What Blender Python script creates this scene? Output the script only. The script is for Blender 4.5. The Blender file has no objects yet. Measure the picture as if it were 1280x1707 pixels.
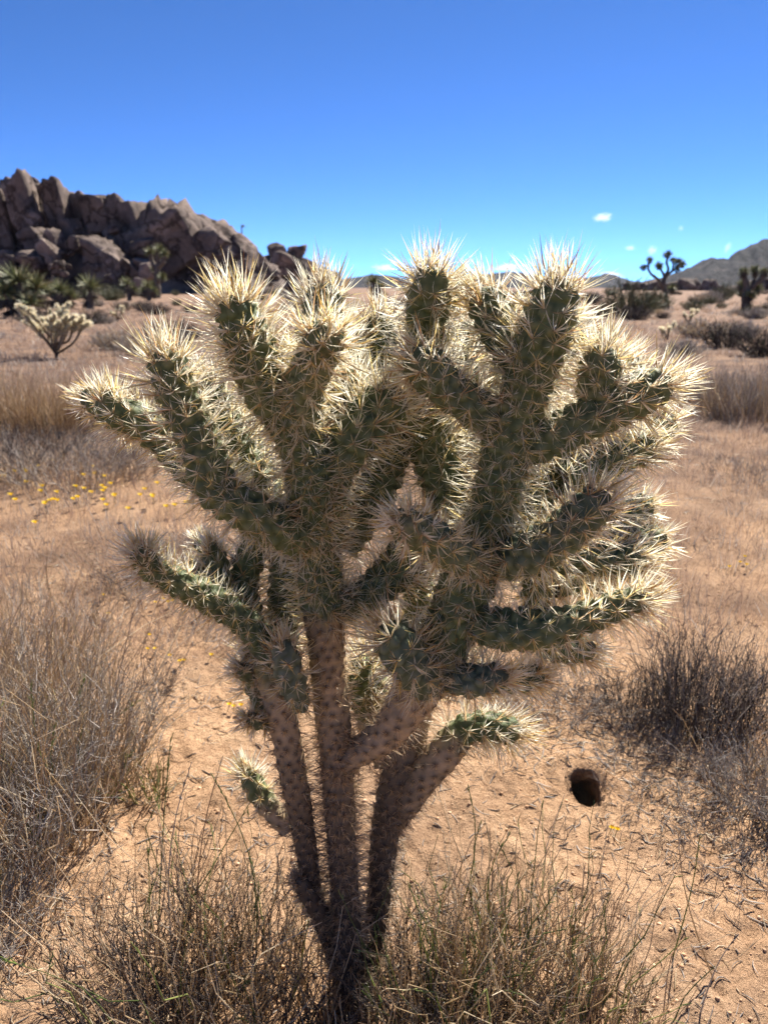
import bpy, math, random
import numpy as np
from mathutils import Vector, Matrix

rng = np.random.default_rng(7)
random.seed(7)
sc = bpy.context.scene
COL = sc.collection
R = math.radians

# ------------------------------------------------------------------ camera, sky, sun, exposure
CAM_H, PITCH, F = 1.2, R(16.3), 1280.0           # focal length in pixels of the 1280 x 1707 frame
CX, CY = 640.0, 853.5
cam = bpy.data.cameras.new("camera")
cam.sensor_fit = 'HORIZONTAL'; cam.sensor_width = 36.0; cam.lens = 36.0 * F / 1280.0
cam.clip_start = 0.02; cam.clip_end = 30000
cam.dof.use_dof = True; cam.dof.focus_distance = 1.08
cam.dof.aperture_fstop = 9.5
cam_o = bpy.data.objects.new("camera", cam); COL.objects.link(cam_o)
cam_o.location = (0, 0, CAM_H); cam_o.rotation_euler = (R(90) - PITCH, 0, 0)
sc.camera = cam_o

SUN_EL, SUN_AZ = R(46), R(31)                    # azimuth measured from +Y towards +X
world = bpy.data.worlds.new("World"); sc.world = world; world.use_nodes = True
wn = world.node_tree.nodes; wl = world.node_tree.links
sky = wn.new('ShaderNodeTexSky'); sky.sky_type = 'NISHITA'; sky.sun_disc = False
sky.sun_elevation = SUN_EL; sky.sun_rotation = SUN_AZ
sky.altitude = 4000; sky.air_density = 0.5; sky.dust_density = 0.0; sky.ozone_density = 10.0
bg = wn['Background']; bg.inputs[1].default_value = 0.09
tint = wn.new('ShaderNodeMix'); tint.data_type = 'RGBA'; tint.blend_type = 'MULTIPLY'; tint.inputs[0].default_value = 1.0
tint.inputs[7].default_value = (0.70, 0.97, 1.10, 1)        # clean dry desert air: a purer blue
wl.new(sky.outputs[0], tint.inputs[6]); wl.new(tint.outputs[2], bg.inputs[0])
sl = bpy.data.lights.new("sun", 'SUN'); sl.energy = 5.0; sl.angle = R(0.53); sl.color = (1.0, 0.94, 0.85)
so = bpy.data.objects.new("sun", sl); COL.objects.link(so)
sd = Vector((math.sin(SUN_AZ) * math.cos(SUN_EL), math.cos(SUN_AZ) * math.cos(SUN_EL), math.sin(SUN_EL)))
so.rotation_euler = sd.to_track_quat('Z', 'Y').to_euler(); so.location = sd * 50
sc.view_settings.view_transform = 'Standard'; sc.view_settings.look = 'None'
sc.view_settings.exposure = 1.26; sc.view_settings.gamma = 1.0; sc.view_settings.use_curve_mapping = False
sc.render.engine = 'CYCLES'
sc.cycles.use_denoising = True
sc.cycles.max_bounces = 8; sc.cycles.diffuse_bounces = 4; sc.cycles.transmission_bounces = 5
sc.cycles.glossy_bounces = 2; sc.cycles.transparent_max_bounces = 8; sc.cycles.volume_bounces = 1
sc.cycles.sample_clamp_indirect = 6.0

# ------------------------------------------------------------------ helpers
cp, sp = math.cos(PITCH), math.sin(PITCH)
def ray(x, y):
    u = (x - CX) / F; v = (CY - y) / F
    return np.array([u, cp + v * sp, -sp + v * cp])
def at(x, y, Y):
    """world point seen at pixel (x, y), Y metres ahead of the camera"""
    d = ray(x, y); return np.array([0, 0, CAM_H]) + d * (Y / d[1])
def G(x, y):
    """point on the flat ground seen at pixel (x, y)"""
    d = ray(x, y); p = np.array([0, 0, CAM_H]) + d * (CAM_H / -d[2])
    return p
def depth_of(p):
    return p[1] * cp - (p[2] - CAM_H) * sp

def _hash(ix, iy, seed):
    h = (ix.astype(np.int64) * 374761393 + iy.astype(np.int64) * 668265263 + seed * 974711) & 0x7fffffff
    h = ((h ^ (h >> 13)) * 1274126177) & 0x7fffffff
    return ((h ^ (h >> 16)) & 0xffff) / 65535.0
def vnoise(x, y, seed=0):
    x = np.asarray(x, float); y = np.asarray(y, float)
    ix = np.floor(x); iy = np.floor(y); fx = x - ix; fy = y - iy
    fx = fx * fx * (3 - 2 * fx); fy = fy * fy * (3 - 2 * fy)
    a = _hash(ix, iy, seed); b = _hash(ix + 1, iy, seed); c = _hash(ix, iy + 1, seed); d = _hash(ix + 1, iy + 1, seed)
    return (a * (1 - fx) + b * fx) * (1 - fy) + (c * (1 - fx) + d * fx) * fy - 0.5
def fbm(x, y, o=4, seed=0):
    s = 0; a = 1.0
    for k in range(o):
        s = s + a * vnoise(x * 2 ** k, y * 2 ** k, seed + k); a *= 0.5
    return s

BUR = G(975, 1318)
def gh(x, y):
    """height of the ground"""
    x = np.asarray(x, float); y = np.asarray(y, float)
    r = np.hypot(x, y)
    near = np.exp(-(r / 9.0) ** 2)
    z = 0.05 * fbm(x * 0.9, y * 0.9, 3, 3) * near + (0.016 * fbm(x * 8, y * 8, 3, 11) + 0.015 * fbm(x * 32, y * 32, 2, 14)) * np.exp(-(r / 5.0) ** 2)
    z = z + 0.10 * fbm(x * 0.21, y * 0.21, 3, 21) * np.clip((r - 3) / 12, 0, 1) * np.exp(-(r / 90) ** 2)
    # earth bank thrown up behind the burrow
    d2 = ((x - BUR[0]) / 0.16) ** 2 + ((y - BUR[1] - 0.10) / 0.11) ** 2
    z = z + 0.035 * np.exp(-d2)
    # slight rise under the cactus
    z = z + 0.02 * np.exp(-((x + 0.03) ** 2 + (y - 1.0) ** 2) / 0.08)
    return z

def tag(o, label=None, cat=None, group=None, kind=None):
    for k, v in (('label', label), ('category', cat), ('group', group), ('kind', kind)):
        if v: o[k] = v
    return o
def empty(name, loc, label=None, cat=None, group=None):
    o = bpy.data.objects.new(name, None); COL.objects.link(o); o.location = [float(c) for c in loc]
    o.empty_display_size = 0.05
    return tag(o, label, cat, group)
def make_mesh(name, V, Q=None, T=None, mat=None, col=None, smooth=False):
    V = np.ascontiguousarray(V, np.float32)
    parts, sizes = [], []
    if Q is not None and len(Q): parts.append(np.asarray(Q, np.int32).ravel()); sizes.append(np.full(len(Q), 4, np.int32))
    if T is not None and len(T): parts.append(np.asarray(T, np.int32).ravel()); sizes.append(np.full(len(T), 3, np.int32))
    loops = np.concatenate(parts); sizes = np.concatenate(sizes)
    me = bpy.data.meshes.new(name)
    me.vertices.add(len(V)); me.vertices.foreach_set('co', V.ravel())
    me.loops.add(len(loops)); me.loops.foreach_set('vertex_index', loops)
    me.polygons.add(len(sizes))
    me.polygons.foreach_set('loop_start', np.concatenate([[0], np.cumsum(sizes)[:-1]]).astype(np.int32))
    me.update(calc_edges=True)
    if smooth: me.polygons.foreach_set('use_smooth', np.ones(len(sizes), bool))
    if col is not None:
        ca = me.color_attributes.new('Col', 'FLOAT_COLOR', 'POINT')
        c4 = np.ones((len(V), 4), np.float32); c4[:, :3] = col
        ca.data.foreach_set('color', c4.ravel())
    if mat: me.materials.append(mat)
    return me
def link(name, me, parent=None, loc=None):
    """loc given: world location of the parent's origin, the mesh is in world coordinates"""
    o = bpy.data.objects.new(name, me); COL.objects.link(o)
    if parent is not None: o.parent = parent
    if loc is not None: o.location = [float(-c) for c in loc]
    return o

def tubes(P, Rd, s=3):
    """P (N,K,3) centre lines, Rd (N,K) radii -> verts, quads"""
    P = np.asarray(P, float); N, K = P.shape[:2]
    T = np.gradient(P, axis=1); T /= np.linalg.norm(T, axis=2, keepdims=True) + 1e-12
    ref = np.where(np.abs(T[:, :1, 2:3]) > 0.9, np.array([1., 0, 0]), np.array([0, 0, 1.]))
    A = np.cross(T, np.broadcast_to(ref, T.shape)); A /= np.linalg.norm(A, axis=2, keepdims=True) + 1e-12
    B = np.cross(T, A)
    ph = np.arange(s) * 2 * np.pi / s
    V = P[:, :, None] + Rd[:, :, None, None] * (A[:, :, None] * np.cos(ph)[None, None, :, None] + B[:, :, None] * np.sin(ph)[None, None, :, None])
    idx = np.arange(N * K * s).reshape(N, K, s)
    a = idx[:, :-1]; b = idx[:, 1:]
    Q = np.stack([a, np.roll(a, -1, 2), np.roll(b, -1, 2), b], -1).reshape(-1, 4)
    return V.reshape(-1, 3), Q
def needles(P, Rd, rs):
    """papery sheaths: shallow V-shaped strips running out to a point; P (N,3,3), Rd (N,2)"""
    N = len(P); T = P[:, 2] - P[:, 0]; T /= np.linalg.norm(T, axis=1, keepdims=True) + 1e-12
    A = np.cross(T, rs.normal(size=(N, 3))); A /= np.linalg.norm(A, axis=1, keepdims=True) + 1e-12
    B = np.cross(T, A); V = np.empty((N, 7, 3))
    for k in (0, 1):
        r = Rd[:, k:k + 1]
        V[:, 3 * k] = P[:, k] - A * r * 0.9 - B * r * 0.35; V[:, 3 * k + 1] = P[:, k] + B * r * 0.75; V[:, 3 * k + 2] = P[:, k] + A * r * 0.9 - B * r * 0.35
    V[:, 6] = P[:, 2]; o = (np.arange(N) * 7)[:, None]
    Q = np.concatenate([o + np.array([[0, 1, 4, 3]]), o + np.array([[1, 2, 5, 4]])]); Tt = np.concatenate([o + np.array([[3, 4, 6]]), o + np.array([[4, 5, 6]])])
    return V.reshape(-1, 3), Q, Tt
def blades(P, Rd, rs):
    """flat tapering blades; P (N,3,3), Rd (N,3)"""
    N = len(P); T = P[:, 2] - P[:, 0]; T /= np.linalg.norm(T, axis=1, keepdims=True) + 1e-12
    A = np.cross(T, rs.normal(size=(N, 3))); A /= np.linalg.norm(A, axis=1, keepdims=True) + 1e-12
    V = np.stack([P[:, 0] - A * Rd[:, :1], P[:, 0] + A * Rd[:, :1], P[:, 1] + A * Rd[:, 1:2], P[:, 1] - A * Rd[:, 1:2], P[:, 2]], 1)
    o = (np.arange(N) * 5)[:, None]
    return V.reshape(-1, 3), o + np.array([[0, 1, 2, 3]]), o + np.array([[3, 2, 4]])
def tube_col(C, K, s=3):
    """per tube colours (N,3) -> per vertex"""
    return np.repeat(np.asarray(C, float), K * s, axis=0)
class Mix:
    def __init__(self): self.V, self.Q, self.T, self.C, self.n = [], [], [], [], 0
    def add(self, V, Q=None, T=None, C=None):
        self.V.append(V)
        if Q is not None: self.Q.append(np.asarray(Q) + self.n)
        if T is not None: self.T.append(np.asarray(T) + self.n)
        if C is not None: self.C.append(np.broadcast_to(np.asarray(C, float), (len(V), 3)))
        self.n += len(V)
    def tube(self, P, Rd, C, s=3):
        V, Q = tubes(P, Rd, s); self.add(V, Q, C=tube_col(C, P.shape[1], s))
    def mesh(self, name, mat, smooth=False, off=None):
        V = np.concatenate(self.V)
        if off is not None: V = V - np.asarray(off)
        return make_mesh(name, V, np.concatenate(self.Q) if self.Q else None, np.concatenate(self.T) if self.T else None, mat,
                         np.concatenate(self.C) if self.C else None, smooth)

# ------------------------------------------------------------------ materials
def new_mat(name):
    m = bpy.data.materials.new(name); m.use_nodes = True
    nt = m.node_tree; b = nt.nodes['Principled BSDF']; b.inputs['Specular IOR Level'].default_value = 0.25
    return m, nt, nt.nodes, nt.links, b
def noise(N, L, vec, scale, detail=4, rough=0.6):
    n = N.new('ShaderNodeTexNoise'); n.inputs['Scale'].default_value = scale
    n.inputs['Detail'].default_value = detail; n.inputs['Roughness'].default_value = rough
    if vec is not None: L.new(vec, n.inputs['Vector'])
    return n
def ramp(N, L, fac, stops):
    r = N.new('ShaderNodeValToRGB'); e = r.color_ramp.elements
    while len(e) < len(stops): e.new(0.5)
    for el, (p, c) in zip(e, stops):
        el.position = p; el.color = (*c, 1) if len(c) == 3 else c
    L.new(fac, r.inputs[0]); return r
def mixc(N, L, fac, a, b, mode='MIX'):
    m = N.new('ShaderNodeMix'); m.data_type = 'RGBA'; m.blend_type = mode
    for s, v in ((m.inputs[0], fac), (m.inputs[6], a), (m.inputs[7], b)):
        if isinstance(v, (int, float)): s.default_value = v
        elif isinstance(v, tuple): s.default_value = (*v, 1)
        else: L.new(v, s)
    return m.outputs[2]

def plant_material(name, trans=0.3, rough=0.7, spec=0.25):
    """colour from the mesh's colour attribute, some light passes through"""
    m, nt, N, L, b = new_mat(name)
    a = N.new('ShaderNodeVertexColor'); a.layer_name = 'Col'
    L.new(a.outputs[0], b.inputs['Base Color']); b.inputs['Roughness'].default_value = rough
    b.inputs['Specular IOR Level'].default_value = spec
    t = N.new('ShaderNodeBsdfTranslucent'); L.new(a.outputs[0], t.inputs['Color'])
    mx = N.new('ShaderNodeMixShader'); mx.inputs[0].default_value = trans
    L.new(b.outputs[0], mx.inputs[1]); L.new(t.outputs[0], mx.inputs[2])
    L.new(mx.outputs[0], N['Material Output'].inputs['Surface'])
    return m
M_SPINE = plant_material('spine_sheath', 0.68, 0.28, 0.9)
M_STRAW = plant_material('dry_grass', 0.4, 0.4, 0.5)
M_TWIG = plant_material('dead_twig', 0.08, 0.8, 0.2)
M_LEAF = plant_material('stiff_leaf', 0.2, 0.5, 0.4)
M_PETAL = plant_material('petal', 0.3, 0.6, 0.2)

def skin_material():
    m, nt, N, L, b = new_mat('cactus_skin')
    a = N.new('ShaderNodeVertexColor'); a.layer_name = 'Col'
    tc = N.new('ShaderNodeTexCoord')
    n1 = noise(N, L, tc.outputs['Object'], 55, 5); n2 = noise(N, L, tc.outputs['Object'], 420, 3)
    r = ramp(N, L, n1.outputs[0], [(0.3, (0.72, 0.74, 0.72)), (0.7, (1.25, 1.2, 1.15))])
    c = mixc(N, L, 1.0, a.outputs[0], r.outputs[0], 'MULTIPLY')
    L.new(c, b.inputs['Base Color']); b.inputs['Roughness'].default_value = 0.62
    bp = N.new('ShaderNodeBump'); bp.inputs['Strength'].default_value = 0.5; bp.inputs['Distance'].default_value = 0.0012
    L.new(n2.outputs[0], bp.inputs['Height']); L.new(bp.outputs[0], b.inputs['Normal'])
    return m
M_SKIN = skin_material()

def ground_material():
    m, nt, N, L, b = new_mat('desert_sand')
    g = N.new('ShaderNodeNewGeometry'); pos = g.outputs['Position']
    big = noise(N, L, pos, 0.35, 4); mid = noise(N, L, pos, 3.0, 6, 0.65); fine = noise(N, L, pos, 60, 6, 0.7); grit = noise(N, L, pos, 260, 4, 0.7)
    base = ramp(N, L, mid.outputs[0], [(0.25, (0.48, 0.29, 0.165)), (0.5, (0.66, 0.415, 0.24)), (0.75, (0.78, 0.525, 0.32))])
    speck = ramp(N, L, grit.outputs[0], [(0.30, (0.45, 0.42, 0.40)), (0.46, (1, 1, 1)), (0.62, (1, 1, 1)), (0.75, (1.3, 1.3, 1.3))])
    c = mixc(N, L, 0.75, base.outputs[0], speck.outputs[0], 'MULTIPLY')
    f2 = ramp(N, L, fine.outputs[0], [(0.32, (0.66, 0.60, 0.56)), (0.55, (1.05, 1.05, 1.05))])
    c = mixc(N, L, 0.8, c, f2.outputs[0], 'MULTIPLY')
    # plant litter and thin dry growth further out: greyer, duller soil
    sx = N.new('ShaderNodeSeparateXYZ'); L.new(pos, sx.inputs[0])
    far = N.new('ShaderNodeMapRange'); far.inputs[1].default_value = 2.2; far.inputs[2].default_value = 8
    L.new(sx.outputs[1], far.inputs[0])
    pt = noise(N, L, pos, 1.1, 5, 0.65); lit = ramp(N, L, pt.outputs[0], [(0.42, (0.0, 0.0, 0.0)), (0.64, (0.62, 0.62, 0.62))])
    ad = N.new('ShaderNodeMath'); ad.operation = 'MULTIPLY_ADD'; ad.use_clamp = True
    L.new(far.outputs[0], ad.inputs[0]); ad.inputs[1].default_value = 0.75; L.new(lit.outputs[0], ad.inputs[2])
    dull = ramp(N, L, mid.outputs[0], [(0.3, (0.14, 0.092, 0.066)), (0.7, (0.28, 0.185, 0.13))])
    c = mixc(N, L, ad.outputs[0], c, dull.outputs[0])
    L.new(c, b.inputs['Base Color']); b.inputs['Roughness'].default_value = 0.95; b.inputs['Specular IOR Level'].default_value = 0.1
    b1 = N.new('ShaderNodeBump'); b1.inputs['Strength'].default_value = 1.0; b1.inputs['Distance'].default_value = 0.02
    b2 = N.new('ShaderNodeBump'); b2.inputs['Strength'].default_value = 0.7; b2.inputs['Distance'].default_value = 0.003
    lump = noise(N, L, pos, 22, 5, 0.7); b0 = N.new('ShaderNodeBump'); b0.inputs['Strength'].default_value = 0.9; b0.inputs['Distance'].default_value = 0.045
    L.new(lump.outputs[0], b0.inputs['Height']); L.new(b0.outputs[0], b1.inputs['Normal'])
    L.new(fine.outputs[0], b1.inputs['Height']); L.new(grit.outputs[0], b2.inputs['Height'])
    L.new(b1.outputs[0], b2.inputs['Normal']); L.new(b2.outputs[0], b.inputs['Normal'])
    return m
M_SAND = ground_material()

def rock_material(name, c1, c2, c3, scale, bump):
    m, nt, N, L, b = new_mat(name)
    g = N.new('ShaderNodeNewGeometry'); pos = g.outputs['Position']
    n1 = noise(N, L, pos, scale, 6, 0.62); n2 = noise(N, L, pos, scale * 6, 6, 0.7)
    v = N.new('ShaderNodeTexVoronoi'); v.feature = 'DISTANCE_TO_EDGE'; v.inputs['Scale'].default_value = scale * 0.9
    wv = N.new('ShaderNodeVectorMath'); wv.operation = 'MULTIPLY_ADD'
    L.new(n1.outputs[1], wv.inputs[0]); wv.inputs[1].default_value = (1.6 / scale,) * 3; L.new(pos, wv.inputs[2])
    L.new(wv.outputs[0], v.inputs['Vector'])
    c = ramp(N, L, n1.outputs[0], [(0.3, c1), (0.52, c2), (0.72, c3)])
    d = ramp(N, L, n2.outputs[0], [(0.3, (0.62, 0.58, 0.56)), (0.65, (1.12, 1.1, 1.08))])
    cc = mixc(N, L, 0.65, c.outputs[0], d.outputs[0], 'MULTIPLY')
    cr = ramp(N, L, v.outputs[0], [(0.0, (0.35, 0.32, 0.3)), (0.05, (1, 1, 1))])
    cc = mixc(N, L, 0.7, cc, cr.outputs[0], 'MULTIPLY')
    L.new(cc, b.inputs['Base Color']); b.inputs['Roughness'].default_value = 0.95; b.inputs['Specular IOR Level'].default_value = 0.1
    b1 = N.new('ShaderNodeBump'); b1.inputs['Strength'].default_value = 0.8; b1.inputs['Distance'].default_value = bump
    L.new(n2.outputs[0], b1.inputs['Height'])
    b2 = N.new('ShaderNodeBump'); b2.inputs['Strength'].default_value = 0.9; b2.inputs['Distance'].default_value = bump
    L.new(cr.outputs[0], b2.inputs['Height']); L.new(b1.outputs[0], b2.inputs['Normal'])
    L.new(b2.outputs[0], b.inputs['Normal'])
    return m
M_ROCK = rock_material('granite', (0.085, 0.068, 0.060), (0.19, 0.150, 0.128), (0.36, 0.285, 0.235), 0.16, 0.6)
M_MOUNT = rock_material('far_slope', (0.014, 0.014, 0.016), (0.030, 0.028, 0.030), (0.075, 0.062, 0.056), 0.012, 14.0)

# ------------------------------------------------------------------ ground sheet
def build_ground():
    front = np.linspace(R(32), R(148), 560)
    back = np.linspace(R(150), R(390), 90)[1:-1]
    th = np.concatenate([front, back]); nt_ = len(th)
    r = [0.25]
    while r[-1] < 25: r.append(r[-1] * (1.0095 if r[-1] < 6 else 1.02) if r[-1] > 0.7 else r[-1] * 1.03)
    while r[-1] < 7000: r.append(r[-1] * 1.10)
    r = np.array(r); nr = len(r)
    X = r[:, None] * np.cos(th)[None]; Y = r[:, None] * np.sin(th)[None]
    Z = gh(X, Y)
    V = np.stack([X, Y, Z], -1).reshape(-1, 3)
    V = np.concatenate([V, [[0, 0, float(gh(0, 0))]]])
    i = np.arange(nr * nt_).reshape(nr, nt_)
    a = i[:-1]; bq = i[1:]
    Q = np.stack([a, bq, np.roll(bq, -1, 1), np.roll(a, -1, 1)], -1).reshape(-1, 4)
    c = V[Q].mean(1)
    inside = ((c[:, 0] - BUR[0]) / 0.050) ** 2 + ((c[:, 1] - BUR[1]) / 0.058) ** 2 < 1
    Q = Q[~inside]
    T = np.stack([np.full(nt_, len(V) - 1), i[0], np.roll(i[0], -1)], -1)
    o = link('ground', make_mesh('ground', V, Q, T, M_SAND, smooth=True)); tag(o, kind='structure')
build_ground()

# burrow: a collar of earth and a tunnel going down and away under the bank
def build_burrow():
    K, S = 22, 40
    t = np.linspace(0, 1, K); ph = np.arange(S) * 2 * np.pi / S
    ctr = np.zeros((K, 3)); rad = np.zeros(K)
    for k in range(K):
        if k < 6:                              # collar flaring onto the sand
            q = k / 5; rad[k] = 0.078 - 0.043 * q; ctr[k] = (0, 0.0, 0.002 + 0.004 * math.sin(q * math.pi * 0.7))
        else:
            q = (k - 5) / (K - 6); rad[k] = 0.036 + 0.006 * math.sin(q * 3) - 0.02 * max(0, q - 0.85) / 0.15
            ctr[k] = (0.01 * q, 0.05 * q + 0.10 * q * q, 0.012 - 0.16 * q)
    V = np.zeros((K, S, 3))
    for k in range(K):
        n = 0.34 * vnoise(np.cos(ph) * 2.3 + k * 0.35, np.sin(ph) * 2.3, 5) + 0.12 * vnoise(np.cos(ph) * 6 + k * 0.5, np.sin(ph) * 6, 6)
        V[k, :, 0] = ctr[k, 0] + rad[k] * (1 + n) * np.cos(ph)
        V[k, :, 1] = ctr[k, 1] + rad[k] * (1.18 + n) * np.sin(ph)
        V[k, :, 2] = ctr[k, 2] + (0.55 * rad[k] * np.sin(ph) if k > 1 else 0.12 * rad[k] * np.sin(ph)) + 0.05 * n
    gz = gh(V[0, :, 0] + BUR[0], V[0, :, 1] + BUR[1])
    V[0, :, 2] = gz - float(gh(BUR[0], BUR[1])) - 0.006
    i = np.arange(K * S).reshape(K, S); a = i[:-1]; b = i[1:]
    Q = np.stack([a, np.roll(a, -1, 1), np.roll(b, -1, 1), b], -1).reshape(-1, 4)
    o = link('burrow', make_mesh('burrow', V.reshape(-1, 3), Q, None, M_SAND, smooth=True))
    o.location = (BUR[0], BUR[1], float(gh(BUR[0], BUR[1])))
    tag(o, 'dark round animal burrow dug into the sand beside the cactus', 'burrow')
build_burrow()

# ------------------------------------------------------------------ far mountains
def ridge(name, prof, Y0, depth, nx, ny, seed, rough, base_px=482):
    px = np.array([p[0] for p in prof], float); py = np.array([p[1] for p in prof], float)
    xs = np.linspace(px[0], px[-1], nx); ys = np.interp(xs, px, py)
    V = np.zeros((ny, nx, 3))
    crest = np.array([at(x, y, Y0) for x, y in zip(xs, ys)])
    hgt = np.maximum(crest[:, 2], 2.0)
    for j in range(ny):
        v = -1 + 2.0 * j / (ny - 1)                     # -1 front foot ... 0 crest ... 1 back foot
        sh = (1 - abs(v)) ** 1.15
        Yj = Y0 + v * depth * 0.5
        n = fbm(crest[:, 0] / hgt.max() * 2.2 + 40, np.full(nx, v * 3.1) + 7, 5, seed)
        gul = np.abs(fbm(crest[:, 0] / hgt.max() * 3.3 + v * 0.7, np.full(nx, v * 1.2), 4, seed + 9))
        V[j, :, 0] = crest[:, 0] * (1.0 if j == ny // 2 else Yj / Y0)
        V[j, :, 1] = Yj + depth * 0.05 * n
        V[j, :, 2] = hgt * sh * (1 + rough * (n - gul) * (1 - sh) * 2.2) + (hgt * rough * 0.14 * fbm(crest[:, 0] / hgt.max() * 14, np.full(nx, v * 9.), 3, seed + 4)) * (sh > 0.02) - 3 * (sh < 0.01)
    i = np.arange(nx * ny).reshape(ny, nx); a = i[:-1, :-1]; b = i[1:, :-1]
    Q = np.stack([a, i[:-1, 1:], i[1:, 1:], b], -1).reshape(-1, 4)
    o = link(name, make_mesh(name, V.reshape(-1, 3), Q, None, M_MOUNT, smooth=True)); tag(o, kind='structure')
ridge('mountain', [(1035, 479), (1060, 471), (1085, 465), (1110, 461), (1146, 447), (1170, 437), (1192, 428), (1207, 431), (1222, 430), (1242, 415), (1262, 404), (1280, 397), (1330, 384), (1400, 385), (1500, 400), (1600, 430), (1750, 470)], 3200, 1500, 260, 61, 3, 0.5)
ridge('hill_range', [(380, 478), (430, 470), (480, 464), (530, 468), (575, 464), (620, 457), (650, 459), (700, 466), (760, 462), (800, 457), (850, 452), (880, 455), (930, 464), (985, 462), (1012, 454), (1030, 460), (1050, 468), (1100, 472), (1200, 474), (1350, 478)], 6000, 2200, 300, 41, 17, 0.4)
ridge('hill_range', [(-420, 470), (-300, 420), (-200, 395), (-100, 400), (0, 420), (100, 440), (220, 462), (330, 474)], 4200, 1600, 160, 41, 27, 0.5)

# ------------------------------------------------------------------ boulders and outcrops
def boulder_mesh(seed, boxy, cuts):
    import bmesh
    bm = bmesh.new(); bmesh.ops.create_icosphere(bm, subdivisions=4, radius=1.0)
    V = np.array([v.co for v in bm.verts]); F_ = np.array([[v.index for v in f.verts] for f in bm.faces]); bm.free()
    rs = np.random.default_rng(seed)
    # a jointed block: flat faces with worn edges
    nrm = [np.array(v, float) for v in ((1, 0, 0), (-1, 0, 0), (0, 1, 0), (0, -1, 0), (0, 0, 1), (0, 0, -1))]
    nrm = [v + rs.normal(0, 0.16, 3) for v in nrm]; hs = list(rs.uniform(0.82, 1.0, 6))
    for _ in range(cuts):
        d = rs.normal(size=3); nrm.append(d); hs.append(rs.uniform(0.88, 1.12))
    nrm = np.array([v / np.linalg.norm(v) for v in nrm]); hs = np.array(hs)
    q = np.maximum(V @ nrm.T, 1e-3) / hs[None]; kk = boxy
    V = V / ((q ** kk).sum(1) ** (1 / kk))[:, None]
    nn = fbm(V[:, 0] * 1.6 + seed * 3.1 + V[:, 2], V[:, 1] * 1.6 + V[:, 2] * 1.3, 5, seed)
    crk = np.abs(vnoise(V[:, 0] * 2.1 + V[:, 2] * 0.6 + seed, V[:, 2] * 0.8 + V[:, 1] * 1.7, seed + 50))
    V = V * (1 + 0.12 * nn - 0.11 * np.exp(-(crk / 0.03) ** 2))[:, None]
    return make_mesh('boulder', V, None, F_, M_ROCK, smooth=True)
SLABS = [boulder_mesh(300 + k, 60, [2, 3, 4, 2, 5, 3, 1, 4][k]) for k in range(8)]
BM = [boulder_mesh(100 + k, [34, 44, 26, 38, 14, 30][k % 6], [6, 8, 5, 7, 12, 4][k % 6]) for k in range(14)]

def rock_core(parent, loc, prof, Y0, depth, seed, drop):
    px = np.array([p[0] for p in prof], float); py = np.array([p[1] for p in prof], float)
    nx, ny = 150, 40
    xs = np.linspace(px[0], px[-1], nx); ys = np.interp(xs, px, py) + drop
    crest = np.array([at(x, y, Y0) for x, y in zip(xs, ys)]); V = np.zeros((ny, nx, 3))
    for j in range(ny):
        v = -1 + 2 * j / (ny - 1); sh = max(0.0, 1 - abs(v) ** 1.5)
        V[j, :, 0] = crest[:, 0]; V[j, :, 1] = Y0 + v * depth
        n = fbm(crest[:, 0] * 0.22, np.full(nx, v * depth * 0.2), 4, seed)
        V[j, :, 2] = np.maximum(crest[:, 2], 0.2) * sh * (1 + 0.16 * np.minimum(n, 0.0)) - (1.0 if sh < 0.01 else 0)
    i = np.arange(nx * ny).reshape(ny, nx)
    Q = np.stack([i[:-1, :-1], i[:-1, 1:], i[1:, 1:], i[1:, :-1]], -1).reshape(-1, 4)
    link('core', make_mesh('core', V.reshape(-1, 3) - np.array(loc), Q, None, M_ROCK, smooth=True), parent)

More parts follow.
